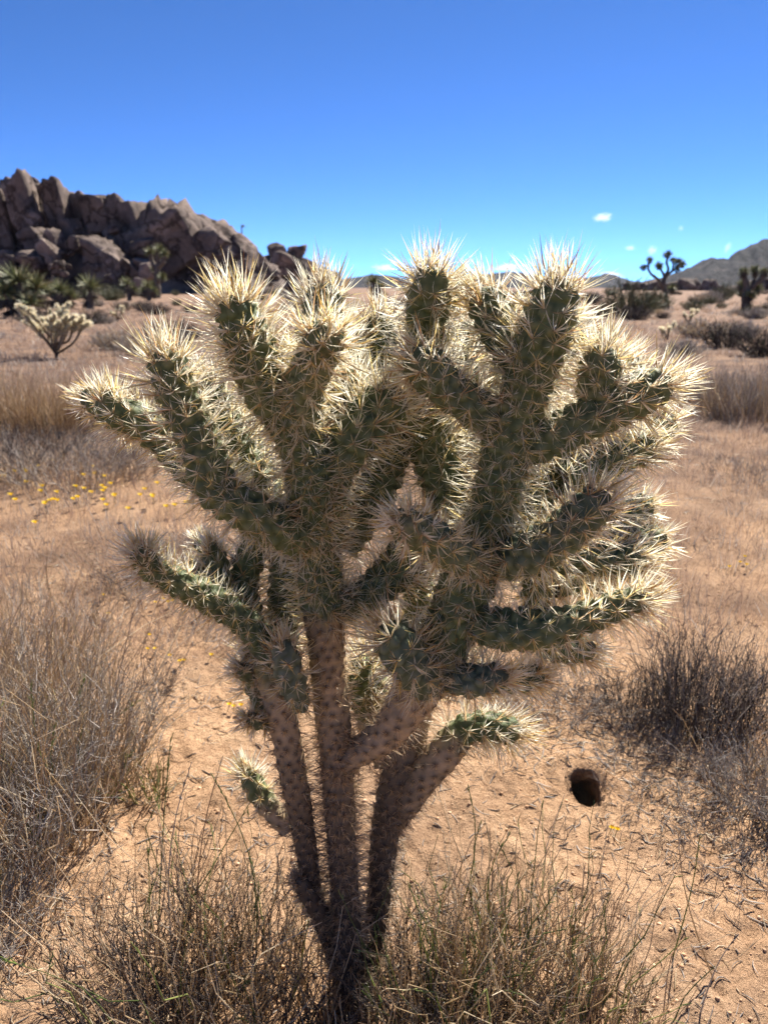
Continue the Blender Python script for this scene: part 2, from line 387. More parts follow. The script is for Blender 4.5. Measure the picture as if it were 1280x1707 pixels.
def outcrop(label, Y0, big, prof, seed, drop=14, fill=60, cat='rock outcrop', depth=16, front=30):
    x0, x1 = prof[0][0], prof[-1][0]
    base = at((x0 + x1) / 2, 480, Y0); base[2] = 0
    root = empty('rock_outcrop', base, label, cat)
    rs = np.random.default_rng(seed)
    rock_core(root, base, prof, Y0 + 6, depth, seed, drop)
    def put(cx, cy, w, h, tilt, Y, yaw=None, pool=BM):
        p = at(cx, cy, Y); k = Y / F * 1.0
        o = link('boulder', pool[rs.integers(len(pool))], root); o.location = [float(c) for c in p - base]
        wm, hm = w * k / 2, h * k / 2
        if pool is SLABS: wm, hm = wm * 0.86, hm * 0.80
        o.scale = (wm * 0.98, min(wm, hm) * rs.uniform(0.8, 1.1) + 0.25 * max(wm, hm), hm * 0.97)
        o.rotation_euler = (R(rs.uniform(-8, 8)), R(tilt), R(rs.uniform(-28, 28) if yaw is None else yaw))
        return o
    px = [p[0] for p in prof]; py = [p[1] for p in prof]
    def seat(o, Y, touch):
        """slide a block down (or up) so that its top meets the height the ridge has there"""
        me = o.data; co = np.empty(len(me.vertices) * 3, np.float32); me.vertices.foreach_get('co', co); co = co.reshape(-1, 3)
        Rm = np.array(o.rotation_euler.to_matrix()); W = (co * np.array(o.scale)) @ Rm.T + np.array(o.location) + base
        lim = np.array([at(x, y, Y)[2] for x, y in zip(px, py)]); gx = np.array([at(x, 480, Y)[0] for x in px])
        d = float(np.percentile(W[:, 2] - np.interp(W[:, 0], gx, lim), 99.3))
        if Y0 < 200 and (d > 0 or (touch and d > -4.5)): o.location.z -= d
    for (cx, cy, w, h, tilt, dy) in big:
        o = put(cx, cy, w, h, tilt, Y0 + dy, rs.uniform(-35, 15), SLABS if h > 40 and w / h < 1.4 else BM)
        seat(o, Y0 + dy, True)
    px = [p[0] for p in prof]; py = [p[1] for p in prof]
    for _ in range(fill):
        x = rs.uniform(x0 + 4, x1 - 4); top = np.interp(x, px, py); q = rs.uniform(0.30, 1.0) ** 0.8
        y = top + (478 - top) * q; s = (7 + 26 * rs.random() ** 2.2) * (1.1 - 0.3 * q)
        seat(put(x, y, s * rs.uniform(0.9, 1.6), s * rs.uniform(0.8, 1.3), rs.uniform(-45, 20), Y0 + 4 - front * q), Y0 + 4 - front * q, False)
    return root
PROF = [(-160, 400), (-90, 350), (-40, 335), (0, 328), (20, 322), (30, 300), (55, 282), (78, 292), (96, 312), (101, 294), (122, 300), (138, 322), (152, 326), (158, 314), (180, 310), (205, 326), (222, 337), (243, 328), (262, 329), (278, 342), (300, 349), (330, 353), (352, 361), (376, 370), (397, 382), (416, 396), (432, 412), (446, 432), (470, 450), (500, 468)]
BIG = [(58, 330, 58, 104, -4, 4), (34, 346, 40, 84, -6, 2), (83, 340, 34, 90, 6, 5), (117, 336, 40, 88, -8, 3), (140, 350, 34, 62, -16, 1),
       (10, 372, 44, 96, -6, -4), (-22, 385, 60, 110, 4, -2), (-70, 400, 80, 120, 8, 0), (44, 378, 46, 112, -18, -7), (70, 408, 44, 72, -30, -11), (92, 418, 42, 50, -34, -14), (104, 378, 40, 92, -6, -3),
       (128, 390, 40, 66, -16, -5), (176, 362, 52, 104, -4, 1), (204, 372, 56, 108, -16, -1), (166, 395, 50, 90, -8, -3), (228, 392, 60, 120, -14, -1), (258, 378, 50, 104, -14, 1),
       (250, 420, 70, 110, -20, -4), (290, 400, 70, 116, -34, -1), (322, 402, 74, 120, -42, 0), (300, 440, 110, 80, -28, -6), (356, 414, 66, 124, -46, 1), (352, 446, 100, 66, -30, -4), (388, 420, 50, 100, -48, 3), (396, 446, 80, 56, -36, -1), (418, 430, 40, 78, -44, 4), (440, 452, 50, 44, -30, 2),
       (300, 356, 30, 16, 8, 4), (328, 360, 26, 14, 10, 4), (350, 369, 22, 15, 20, 5), (376, 378, 22, 16, 25, 5), (396, 391, 20, 18, 30, 5), (262, 336, 26, 20, 10, 3), (188, 318, 30, 16, 12, 3), (108, 300, 18, 20, 0, 4), (52, 288, 24, 16, -6, 5),
       (128, 408, 34, 24, -12, -14), (148, 404, 26, 22, 6, -13), (160, 410, 18, 14, 10, -15), (172, 424, 54, 34, 34, -16), (196, 440, 60, 34, 40, -17), (216, 452, 40, 28, 38, -18), (158, 446, 44, 58, -4, -15), (186, 458, 44, 50, 0, -17),
       (84, 420, 40, 26, 26, -17), (60, 440, 36, 30, -8, -18), (20, 440, 44, 36, 4, -16), (44, 428, 22, 22, 8, -18), (100, 440, 14, 12, 0, -24), (114, 444, 10, 8, 0, -25), (86, 444, 12, 9, 0, -24), (106, 455, 16, 10, 20, -26), (248, 452, 22, 30, -4, -22)]
outcrop('jagged brown granite ridge of stacked boulders and leaning slabs behind the yuccas', 175, BIG, PROF, 5, fill=70)
outcrop('small twin-topped granite knob just past the foot of the jagged ridge', 240, [(462, 424, 34, 46, -10, 0), (490, 428, 30, 46, 8, 1), (476, 446, 50, 40, 0, -4), (510, 450, 40, 36, 12, 2), (444, 446, 34, 40, -8, 2), (540, 462, 50, 30, 8, 4)],
        [(430, 440), (447, 420), (458, 412), (475, 414), (490, 412), (504, 424), (530, 452), (570, 470)], 9, drop=10, fill=12, depth=10, front=12)
outcrop('low tan boulder pile in the sun under the right-hand mountain', 330, [(1205, 486, 36, 12, 2, 0), (1225, 483, 30, 14, -4, 2), (1184, 489, 22, 9, 3, -2), (1250, 478, 36, 22, 6, 3), (1275, 476, 40, 24, -4, 4), (1302, 478, 40, 22, 3, 3)],
        [(1165, 484), (1190, 481), (1230, 477), (1262, 468), (1290, 467), (1330, 480)], 12, drop=5, fill=14, depth=8, front=8)
outcrop('low flat tan rocks between the branching joshua tree and the dark range', 360, [(1068, 482, 26, 9, 0, 0), (1092, 483, 30, 9, 4, 1), (1130, 485, 36, 10, -3, 0), (1150, 487, 26, 8, 2, -2), (1048, 480, 24, 12, 2, 3)],
        [(1030, 483), (1060, 478), (1100, 480), (1150, 482), (1175, 486)], 14, drop=3, fill=10, depth=8, front=6)

# ------------------------------------------------------------------ the cholla
CACT_Y = 1.01
GREEN = np.array([0.118, 0.155, 0.062]); BLUEG = np.array([0.130, 0.165, 0.115]); WOOD = np.array([0.36, 0.275, 0.17]); OLD = np.array([0.045, 0.034, 0.027])
def catmull(P, step):
    P = np.asarray(P, float); out = []
    Pp = np.vstack([2 * P[0] - P[1], P, 2 * P[-1] - P[-2]])
    for i in range(len(P) - 1):
        p0, p1, p2, p3 = Pp[i:i + 4]; n = max(2, int(np.linalg.norm((p2 - p1)[:3]) / step))
        t = np.linspace(0, 1, n, endpoint=False)[:, None]
        out.append(0.5 * ((2 * p1) + (-p0 + p2) * t + (2 * p0 - 5 * p1 + 4 * p2 - p3) * t ** 2 + (-p0 + 3 * p1 - 3 * p2 + p3) * t ** 3))
    out.append(P[-1:]); return np.vstack(out)
def frames(C):
    T = np.gradient(C, axis=0); T /= np.linalg.norm(T, axis=1, keepdims=True)
    A = np.zeros_like(C); a = np.cross(T[0], [0.3, 1, 0.1]); a /= np.linalg.norm(a)
    for i in range(len(C)):
        a = a - T[i] * (a @ T[i]); a /= np.linalg.norm(a); A[i] = a
    return T, A, np.cross(T, A)

BIG_SPINES = []
def stem(pts, tip=True, hue=0.0, step=0.0036, M=40, spl=1.0, spn=1.0, seed=0, spacing=0.0215, origin=None, wide=1.0):
    """pts rows: x, y, z, radius, age (0 green, 1 corky, 2 old bark). returns (skin mesh, spine mesh)"""
    rs = np.random.default_rng(seed + 1000)
    P = np.asarray(pts, float)
    C5 = catmull(P, step); C = C5[:, :3]
    rad = C5[:, 3].copy(); age = np.clip(C5[:, 4], 0, 2)
    s = np.concatenate([[0], np.cumsum(np.linalg.norm(np.diff(C, axis=0), axis=1))]); Ltot = s[-1]
    # joints: slight waists
    rad *= 1 + 0.05 * np.sin(s / 0.055 * 2 + rs.uniform(0, 6)) * (1 - age / 2)
    if tip:
        rt = float(rad[-1]); cap = rt * 1.15
        q = np.clip((s - (Ltot - cap)) / cap, 0, 1)
        rad = rad * np.sqrt(np.clip(1 - q ** 2.4, 0.0004, 1))
        # close ring spacing at the tip
    T, A, B = frames(C)
    K = len(C); th = np.arange(M) * 2 * np.pi / M
    rm = float(np.median(rad)); nper = max(5, int(round(2 * np.pi * rm / spacing))); dth = 2 * np.pi / nper
    rowh = spacing * 0.80; twist = rs.uniform(-3, 3)
    SS, TT = np.meshgrid(s, th, indexing='ij')
    # areoles: rows round the stem, then rings over the dome of the tip
    pos, nrm, tg, ag, fr = [], [], [], [], []
    if not tip: rt = cap = 0.0
    for rI in range(int((Ltot - cap) / rowh) + 1):
        sI = rI * rowh + rs.normal(0, 0.0012); k = int(np.clip(np.searchsorted(s, sI), 0, K - 1))
        for j in range(nper):
            t = j * dth + (rI % 2) * 0.5 * dth - twist * sI + rs.normal(0, 0.07)
            n = A[k] * math.cos(t) + B[k] * math.sin(t)
            pos.append(C[k] + n * rad[k]); nrm.append(n); tg.append(T[k]); ag.append(age[k]); fr.append(max(0.0, 1 - (Ltot - cap * 0.5 - sI) / 0.13) if tip else 0.0)
    if tip:
        kc = int(np.clip(np.searchsorted(s, Ltot - cap), 0, K - 1))
        for al, npr in ((76, nper), (52, max(4, nper - 2)), (27, 4), (3, 1)):
            for j in range(npr):
                t = j * 2 * np.pi / npr + al; n = A[-1] * math.cos(t) + B[-1] * math.sin(t); al_ = R(al)
                pos.append(C[kc] + T[-1] * cap * math.cos(al_) + n * rt * math.sin(al_)); nrm.append(n * math.sin(al_) + T[-1] * math.cos(al_)); tg.append(T[-1] + n * 0.01); ag.append(age[-1]); fr.append(1.0)
    pos = np.array(pos); nrm = np.array(nrm); tg = np.array(tg); ag = np.array(ag); fr = np.array(fr)
    V0 = (C[:, None] + (A[:, None] * np.cos(TT)[..., None] + B[:, None] * np.sin(TT)[..., None]) * rad[:, None, None]).reshape(-1, 3)
    d1 = np.empty(len(V0)); d2 = np.empty(len(V0)); am_ = np.empty(len(V0), int)
    for c0 in range(0, len(V0), 4000):
        D = ((V0[c0:c0 + 4000, None] - pos[None]) ** 2).sum(2); k2 = np.argpartition(D, 1, axis=1)[:, :2]
        dd = np.sqrt(np.take_along_axis(D, k2, 1)); sw = dd[:, 0] > dd[:, 1]
        d1[c0:c0 + 4000] = dd.min(1); d2[c0:c0 + 4000] = dd.max(1); am_[c0:c0 + 4000] = np.where(sw, k2[:, 1], k2[:, 0])
    off = ((V0 - pos[am_]) * tg[am_]).sum(1).reshape(SS.shape); d1 = d1.reshape(SS.shape); d2 = d2.reshape(SS.shape)
    g = np.clip((d2 - d1) / (spacing * 0.55), 0, 1); bump = np.sqrt(g)
    soft = 1 - 0.62 * np.clip(age, 0, 1)[:, None]
    amp = 0.32 * soft
    # tubercles lean towards the tip: steeper just above the areole
    bump = bump * (1 + 0.9 * np.clip(off / spacing, -0.5, 0.5) * -1)
    rr_ = rad[:, None] * (0.80 + amp * bump)
    lump = 1 + 0.05 * vnoise(SS * 25, np.cos(TT) * 1.5 + 9, seed + 8) + 0.03 * age[:, None] * vnoise(SS * 90, TT * 3, seed + 9)
    rr_ *= lump
    Nrm = A[:, None] * np.cos(TT)[..., None] + B[:, None] * np.sin(TT)[..., None]
    V = C[:, None] + Nrm * rr_[..., None]
    # colour
    base = GREEN * (1 - hue) + BLUEG * hue if hue <= 1 else np.array([0.50, 0.46, 0.31])
    a1 = np.clip(age, 0, 1)[:, None, None]; a2 = np.clip(age - 1, 0, 1)[:, None, None]
    patch = np.clip(0.5 + 1.6 * vnoise(SS * 30, np.cos(TT) * 2 + np.sin(TT), seed + 5), 0, 1)[..., None]
    a1 = np.clip(a1 * 1.5 - 0.5 * (1 - patch), 0, 1) * (a1 > 0.02)
    col = base * (1 - a1) + WOOD * a1; col = col * (1 - a2) + OLD * a2
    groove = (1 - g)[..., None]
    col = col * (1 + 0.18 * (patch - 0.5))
    col = np.where((a1 < 0.5), col * (1 - groove * 0.6) + np.array([0.035, 0.05, 0.02]) * groove * 0.6, col)  # crease shade put into the skin colour: grooves between green tubercles darkened
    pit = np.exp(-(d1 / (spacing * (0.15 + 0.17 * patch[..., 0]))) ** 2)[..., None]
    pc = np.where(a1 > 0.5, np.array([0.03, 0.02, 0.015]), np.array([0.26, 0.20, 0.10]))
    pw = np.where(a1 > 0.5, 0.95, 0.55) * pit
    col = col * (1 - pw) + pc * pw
    V = V.reshape(-1, 3); i = np.arange(K * M).reshape(K, M)
    Q = np.stack([i[:-1], np.roll(i[:-1], -1, 1), np.roll(i[1:], -1, 1), i[1:]], -1).reshape(-1, 4)
    colv = col.reshape(-1, 3)
    if tip:
        V = np.vstack([V, C[-1] + T[-1] * 0.001]); colv = np.vstack([colv, base])
        Tt = np.stack([i[-1], np.roll(i[-1], -1), np.full(M, len(V) - 1)], -1)
    else: Tt = None
    O = np.zeros(3) if origin is None else np.asarray(origin)
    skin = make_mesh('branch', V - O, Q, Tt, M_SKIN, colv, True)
    pos = pos - nrm * (rm * (0.15 - 0.19 * (1 - 0.62 * np.clip(ag, 0, 1))))[:, None]
    cnt = np.round(np.where(ag < 0.5, 14 + 3 * fr, np.where(ag < 1.3, 9, 19)) * spn + rs.uniform(-2, 2, len(pos))).astype(int).clip(2)
    idx = np.repeat(np.arange(len(pos)), cnt); n = len(idx)
    p0 = pos[idx] + rs.normal(0, 0.0012, (n, 3)); nn = nrm[idx]; tt = tg[idx]; a_ = ag[idx]; f_ = fr[idx]
    tt = tt - nn * (tt * nn).sum(1, keepdims=True); tt /= np.linalg.norm(tt, axis=1, keepdims=True) + 1e-9
    bb = np.cross(nn, tt)
    az = rs.uniform(0, 2 * np.pi, n); el = np.where(rs.random(n) < 0.44, rs.uniform(4, 42, n), rs.uniform(52, 86, n)) * np.pi / 180
    el = el * (1 - 0.12 * f_)
    d = nn * np.cos(el)[:, None] + (tt * np.cos(az)[:, None] + bb * np.sin(az)[:, None]) * np.sin(el)[:, None]
    d = d + tt * (0.12 + 0.42 * f_)[:, None]; d /= np.linalg.norm(d, axis=1, keepdims=True)
    central = np.cos(el) > 0.72
    ln = np.where(central, rs.uniform(0.025, 0.043, n), rs.uniform(0.012, 0.023, n)) * (1 + 0.34 * f_ * rs.uniform(0.2, 1.3, n)) * np.clip(rm / 0.027, 0.45, 1.05)
    ln = ln * np.where(a_ < 0.5, 1.0, np.where(a_ < 1.3, 0.58, 0.55)) * spl
    w = np.where(central, rs.uniform(0.00040, 0.00074, n), rs.uniform(0.00028, 0.00048, n)) * (1 + 0.25 * f_) * np.where(a_ < 0.5, 1, 0.95)
    w = w * wide
    bend = rs.normal(0, 0.022, (n, 3)) * ln[:, None] + np.array([0, 0, -0.02]) * ln[:, None]
    tpar = np.array([0, 0.5, 1.0]); rprof = np.array([0.8, 0.95, 0.05])
    Pl = p0[:, None] + d[:, None] * (ln[:, None] * tpar)[..., None] + bend[:, None] * (np.sin(tpar * np.pi)[None, :, None])
    Rl = w[:, None] * rprof[None]
    # colour: straw to lemon sheaths, tan ones among them, brown where old
    u = rs.random(n)[:, None]; u2 = rs.random(n)[:, None]
    pale = np.array([0.88, 0.82, 0.60]) * (1 - u) + np.array([0.93, 0.90, 0.78]) * u
    gold = np.array([0.80, 0.64, 0.28]); tan = np.array([0.55, 0.34, 0.17])
    c = np.where(u2 < 0.72, pale, np.where(u2 < 0.91, gold * (0.8 + 0.4 * u), tan * (0.8 + 0.4 * u)))
    oldc = np.array([0.66, 0.52, 0.35]) * (0.6 + 0.7 * u); old2 = np.array([0.58, 0.46, 0.33]) * (0.35 + 0.95 * u)
    am = np.clip(a_, 0, 1)[:, None]; am2 = np.clip(a_ - 1, 0, 1)[:, None]
    c = c * (1 - am) + oldc * am; c = c * (1 - am2) + old2 * am2
    rootc = np.array([0.55, 0.36, 0.17]) * (1 - am2) + old2 * am2
    cb = np.stack([rootc * 0.5 + c * 0.5, c, c], 1)
    keep = np.ones(n, bool)
    order = np.argsort(-(ln * (f_ > 0.45) * (a_ < 0.4)))[:9]
    if tip and origin is not None and seed < 500:
        for q in order: BIG_SPINES.append((seed, ln[q], Pl[q], Rl[q], cb[q]))
    V2, Q2, T2 = needles(Pl, Rl, rs)
    colS = np.repeat(cb, [3, 3, 1], axis=1).reshape(-1, 3)
    spm = make_mesh('spines', V2 - O, Q2, T2, M_SPINE, colS)
    return skin, spm

# traced stems of the large cactus: (x, y, metres behind the trunk plane, half width in pixels, age)
STEMS = [
 # trunks
 ('trunk', 0.0, 0, [(590, 1740, 0, 27, 2), (587, 1650, 0, 29, 2), (579, 1570, 0, 29, 2), (574, 1480, 0, 26, 1.9), (568, 1380, 0, 28, 1.75), (560, 1250, 0, 31, 1.4), (550, 1150, 0, 33, 1.05), (542, 1050, 0, 35, 0.8), (537, 1000, 0, 36, 0.1), (531, 930, 0, 38, 0), (522, 850, -0.01, 39, 0), (512, 770, -0.02, 41, 0), (482, 700, -0.03, 43, 0), (443, 640, -0.05, 43, 0), (414, 570, -0.06, 42, 0), (391, 515, -0.07, 37, 0), (381, 492, -0.07, 33, 0)]),
 ('trunk', 0.0, 0, [(580, 1650, 0.02, 17, 2), (546, 1560, 0.01, 17, 2), (521, 1480, 0.0, 17, 1.95), (505, 1380, 0.0, 22, 1.8), (490, 1300, -0.01, 25, 1.5), (474, 1210, -0.02, 27, 1.15), (456, 1135, -0.02, 28, 0.75), (440, 1075, -0.02, 27, 0.1), (400, 1030, -0.02, 27, 0), (345, 996, -0.03, 26, 0), (290, 968, -0.05, 24, 0), (250, 945, -0.06, 24, 0), (228, 912, -0.07, 22, 0.0)]),
 ('trunk', 0.0, 0, [(598, 1680, 0.03, 18, 2), (620, 1580, 0.05, 19, 2), (633, 1480, 0.06, 23, 1.95), (643, 1380, 0.07, 27, 1.8), (656, 1320, 0.07, 30, 1.7), (673, 1260, 0.08, 31, 1.5), (692, 1200, 0.10, 29, 1.0), (705, 1140, 0.11, 26, 0.3)]),
 ('branch', 0.0, 0, [(655, 1370, 0.07, 24, 1.6), (698, 1305, 0.06, 31, 1.2), (738, 1258, 0.05, 31, 1.0), (775, 1218, 0.05, 27, 0.3), (820, 1212, 0.05, 26, 0), (866, 1222, 0.06, 23, 0)]),
 ('branch', 0.0, 0, [(560, 1272, 0, 26, 1.2), (600, 1252, -0.01, 27, 1.1), (645, 1222, -0.02, 34, 1.0), (685, 1165, -0.03, 42, 0.95), (718, 1110, -0.03, 46, 0.5), (745, 1060, -0.03, 46, 0), (772, 990, -0.03, 46, 0), (802, 910, -0.03, 43, 0), (826, 830, -0.03, 42, 0), (848, 740, -0.04, 42, 0), (880, 640, -0.05, 43, 0), (905, 565, -0.06, 44, 0), (926, 495, -0.06, 40, 0), (932, 460, -0.06, 34, 0)]),
 # upper left
 ('branch', 0.1, 0, [(528, 895, 0, 36, 0), (470, 880, -0.03, 38, 0), (410, 850, -0.05, 39, 0), (365, 815, -0.05, 37, 0), (335, 745, -0.05, 36, 0), (305, 680, -0.05, 37, 0), (282, 615, -0.05, 35, 0), (273, 580, -0.05, 30, 0)]),
 ('branch', 0.1, 0, [(385, 830, -0.04, 30, 0), (320, 785, 0.0, 30, 0), (275, 735, 0.02, 29, 0), (228, 700, 0.02, 28, 0), (190, 680, 0.02, 27, 0), (178, 650, 0.02, 22, 0)]),
 ('branch', 0.0, 0, [(240, 715, 0.03, 24, 0), (185, 690, 0.09, 23, 0), (140, 655, 0.12, 20, 0)]),
 ('branch', 0.3, 0, [(498, 715, -0.02, 38, 0), (505, 650, -0.06, 38, 0), (535, 580, -0.10, 36, 0), (549, 548, -0.13, 34, 0)]),
 ('branch', 0.1, 0, [(500, 700, 0.02, 34, 0), (512, 620, 0.05, 34, 0), (532, 540, 0.05, 35, 0), (540, 490, 0.05, 33, 0), (541, 470, 0.05, 29, 0)]),
 ('branch', 0.1, 0, [(536, 905, 0.0, 34, 0), (548, 810, 0.0, 36, 0), (585, 735, -0.01, 40, 0), (635, 680, 0.0, 40, 0), (662, 640, 0.01, 34, 0)]),
 ('branch', 0.2, 0, [(612, 715, 0.02, 28, 0), (596, 660, 0.05, 32, 0), (578, 615, 0.06, 28, 0)]),
 ('branch', 0.3, 0, [(845, 715, -0.03, 32, 0), (800, 685, -0.04, 35, 0), (750, 650, -0.05, 36, 0), (708, 612, -0.06, 38, 0), (682, 588, -0.07, 33, 0)]),
 # centre
 ('branch', 0.1, 0, [(570, 915, 0.06, 30, 0), (615, 840, 0.08, 34, 0), (648, 765, 0.10, 34, 0), (664, 700, 0.12, 32, 0), (668, 660, 0.13, 28, 0)]),
 ('branch', 0.0, 0, [(770, 880, 0.08, 32, 0), (742, 820, 0.08, 38, 0), (722, 745, 0.09, 38, 0), (716, 660, 0.08, 36, 0), (712, 570, 0.05, 34, 0), (714, 505, 0.02, 36, 0), (718, 465, 0.0, 34, 0), (719, 443, 0.0, 29, 0)]),
 ('branch', 0.2, 0, [(716, 520, 0.05, 20, 0), (750, 490, 0.07, 22, 0), (775, 470, 0.09, 18, 0)]),
 ('branch', 0.2, 0, [(874, 622, -0.04, 32, 0), (850, 575, -0.02, 36, 0), (822, 525, 0.0, 38, 0), (796, 482, 0.0, 32, 0)]),
 ('branch', 0.1, 0, [(800, 870, 0.10, 28, 0), (790, 790, 0.14, 32, 0), (778, 710, 0.16, 32, 0), (770, 640, 0.18, 30, 0), (764, 590, 0.19, 26, 0)]),
 ('branch', 0.1, 0, [(640, 740, 0.16, 26, 0), (640, 640, 0.2, 30, 0), (634, 560, 0.2, 28, 0), (632, 520, 0.2, 24, 0)]),
 ('branch', 0.1, 0, [(700, 700, 0.2, 26, 0), (760, 600, 0.22, 30, 0), (790, 540, 0.24, 28, 0)]),
 ('branch', 0.5, 0, [(800, 945, -0.05, 30, 0), (755, 920, -0.10, 32, 0), (705, 890, -0.14, 32, 0), (658, 866, -0.18, 29, 0)]),
 ('branch', 0.1, 0, [(545, 1012, 0.0, 30, 0), (600, 1000, 0.01, 33, 0), (645, 965, 0.02, 35, 0), (682, 920, 0.03, 34, 0), (715, 870, 0.05, 30, 0)]),
 ('branch', 0.7, 0, [(715, 1140, -0.05, 34, 0), (685, 1105, -0.07, 36, 0), (655, 1066, -0.08, 37, 0), (632, 1044, -0.08, 32, 0)]),
 # right
 ('branch', 0.2, 0, [(862, 742, -0.03, 34, 0), (915, 730, -0.05, 37, 0), (975, 700, -0.06, 38, 0), (1040, 668, -0.06, 37, 0), (1095, 645, -0.06, 33, 0), (1122, 636, -0.06, 27, 0)]),
 ('branch', 0.2, 0, [(1005, 690, -0.05, 28, 0), (997, 645, -0.06, 36, 0), (1002, 598, -0.07, 36, 0), (1006, 574, -0.07, 30, 0)]),
 ('branch', 0.0, 0, [(930, 800, 0.05, 28, 0), (985, 780, 0.09, 30, 0), (1045, 755, 0.12, 30, 0), (1090, 735, 0.13, 26, 0)]),
 ('branch', 0.0, 0, [(1060, 760, 0.13, 22, 0), (1100, 715, 0.18, 25, 0), (1116, 692, 0.20, 23, 0)]),
 ('branch', 0.0, 0, [(835, 890, 0.03, 30, 0), (880, 840, 0.07, 34, 0), (920, 790, 0.10, 34, 0), (955, 740, 0.12, 32, 0), (980, 690, 0.14, 28, 0)]),
 ('branch', 0.0, 0, [(990, 720, 0.12, 26, 0), (1030, 640, 0.16, 29, 0), (1056, 590, 0.18, 25, 0)]),
 ('branch', 0.6, 0, [(815, 945, -0.03, 30, 0), (870, 925, -0.07, 36, 0), (930, 895, -0.09, 38, 0), (985, 850, -0.11, 38, 0), (1018, 826, -0.12, 32, 0)]),
 ('branch', 0.3, 0, [(900, 930, -0.02, 26, 0), (960, 928, 0.0, 30, 0), (1030, 935, 0.02, 31, 0), (1078, 937, 0.02, 25, 0)]),
 ('branch', 0.2, 0, [(1000, 925, 0.05, 22, 0), (1060, 905, 0.12, 26, 0), (1102, 898, 0.16, 24, 0)]),
 ('branch', 0.2, 0, [(990, 870, 0.05, 20, 0), (1045, 855, 0.14, 24, 0), (1082, 838, 0.18, 24, 0)]),
 ('branch', 0.2, 0, [(775, 1035, -0.03, 30, 0), (840, 1048, -0.07, 34, 0), (910, 1046, -0.09, 33, 0), (975, 1030, -0.09, 29, 0), (1035, 1008, -0.09, 25, 0), (1084, 992, -0.09, 19, 0)]),
 ('branch', 0.1, 0, [(880, 1060, 0.0, 24, 0), (940, 1080, 0.04, 26, 0), (990, 1084, 0.06, 22, 0)]),
 ('branch', 0.1, 0, [(905, 920, 0.1, 22, 0), (893, 970, 0.1, 25, 0), (895, 1040, 0.08, 24, 0)]),
 ('branch', 0.0, 0, [(915, 975, 0.10, 24, 0.3), (960, 965, 0.14, 28, 0), (1010, 965, 0.18, 24, 0)]),
 ('branch', 0.9, 0, [(735, 1120, -0.04, 26, 0), (785, 1135, -0.07, 29, 0), (848, 1126, -0.09, 25, 0)]),
 ('branch', 0.4, 0, [(800, 1130, -0.01, 22, 0), (860, 1132, 0.01, 25, 0), (908, 1122, 0.02, 21, 0)]),
 # lower left and behind
 ('branch', 0.2, 0, [(375, 1012, 0.0, 18, 0), (365, 960, 0.04, 20, 0), (355, 915, 0.06, 18, 0), (352, 902, 0.06, 15, 0)]),
 ('branch', 0.1, 0, [(360, 950, 0.05, 12, 0.2), (340, 915, 0.10, 13, 0), (330, 895, 0.12, 11, 0)]),
 ('branch', 0.3, 0, [(345, 990, 0.0, 14, 0), (325, 955, 0.06, 16, 0), (316, 938, 0.08, 13, 0)]),
 ('branch', 0.0, 0, [(415, 1035, 0.02, 24, 0), (405, 980, 0.05, 27, 0), (420, 920, 0.07, 27, 0), (440, 880, 0.08, 24, 0)]),
 ('branch', 0.0, 0, [(470, 1080, 0.04, 26, 0.2), (475, 1010, 0.06, 30, 0), (478, 940, 0.07, 30, 0), (470, 880, 0.08, 28, 0), (440, 800, 0.12, 28, 0), (410, 740, 0.15, 28, 0), (392, 690, 0.16, 24, 0)]),
 ('branch', 1.0, 0, [(500, 1175, -0.02, 18, 0.2), (488, 1140, -0.05, 24, 0), (476, 1095, -0.06, 25, 0), (473, 1066, -0.06, 20, 0)]),
 ('branch', 0.0, 0, [(472, 1220, 0.02, 24, 0.9), (440, 1160, 0.02, 25, 0.3), (425, 1100, 0.02, 24, 0), (430, 1050, 0.03, 22, 0)]),
 ('branch', 0.6, 0, [(430, 1130, 0.02, 12, 0), (408, 1120, -0.02, 16, 0), (393, 1114, -0.04, 14, 0)]),
 ('branch', 0.6, 0, [(450, 1205, 0.0, 12, 0), (425, 1203, -0.03, 15, 0), (410, 1199, -0.05, 12, 0)]),
 ('branch', 0.2, 0, [(480, 1380, 0.03, 20, 1.1), (445, 1340, 0.03, 20, 0.7), (420, 1305, 0.02, 17, 0), (408, 1280, 0.02, 13, 0)]),
 ('branch', 0.0, 0, [(650, 1270, 0.10, 30, 1.0), (625, 1200, 0.12, 33, 0.6), (610, 1130, 0.14, 34, 0), (606, 1090, 0.15, 28, 0)]),
 ('branch', 0.0, 0, [(700, 1120, 0.10, 20, 0), (693, 1040, 0.12, 22, 0), (698, 970, 0.14, 24, 0), (690, 900, 0.16, 22, 0)]),
 ('branch', 0.0, 0, [(520, 780, 0.06, 28, 0), (560, 690, 0.12, 30, 0), (575, 600, 0.15, 30, 0), (580, 540, 0.16, 26, 0)]),
 ('branch', 0.0, 0, [(880, 690, 0.08, 28, 0), (920, 600, 0.14, 30, 0), (960, 530, 0.16, 28, 0)]),
 ('branch', 0.0, 0, [(430, 800, 0.1, 26, 0), (370, 690, 0.14, 28, 0), (345, 620, 0.15, 26, 0)]),
 ('branch', 0.0, 0, [(820, 760, 0.14, 26, 0), (835, 660, 0.2, 28, 0), (850, 590, 0.22, 26, 0)]),
 ('branch', 0.0, 0, [(545, 1540, 0.0, 18, 1.9), (512, 1490, -0.02, 17, 1.9), (492, 1462, -0.03, 12, 1.8)]),
]
cact_base = at(590, 1700, CACT_Y); cact_base[2] = float(gh(cact_base[0], cact_base[1]))
cactus = empty('cholla_cactus', cact_base, 'large branching cholla cactus bristling with pale backlit spines, growing from dry grass', 'cactus')
branch_objs = {}
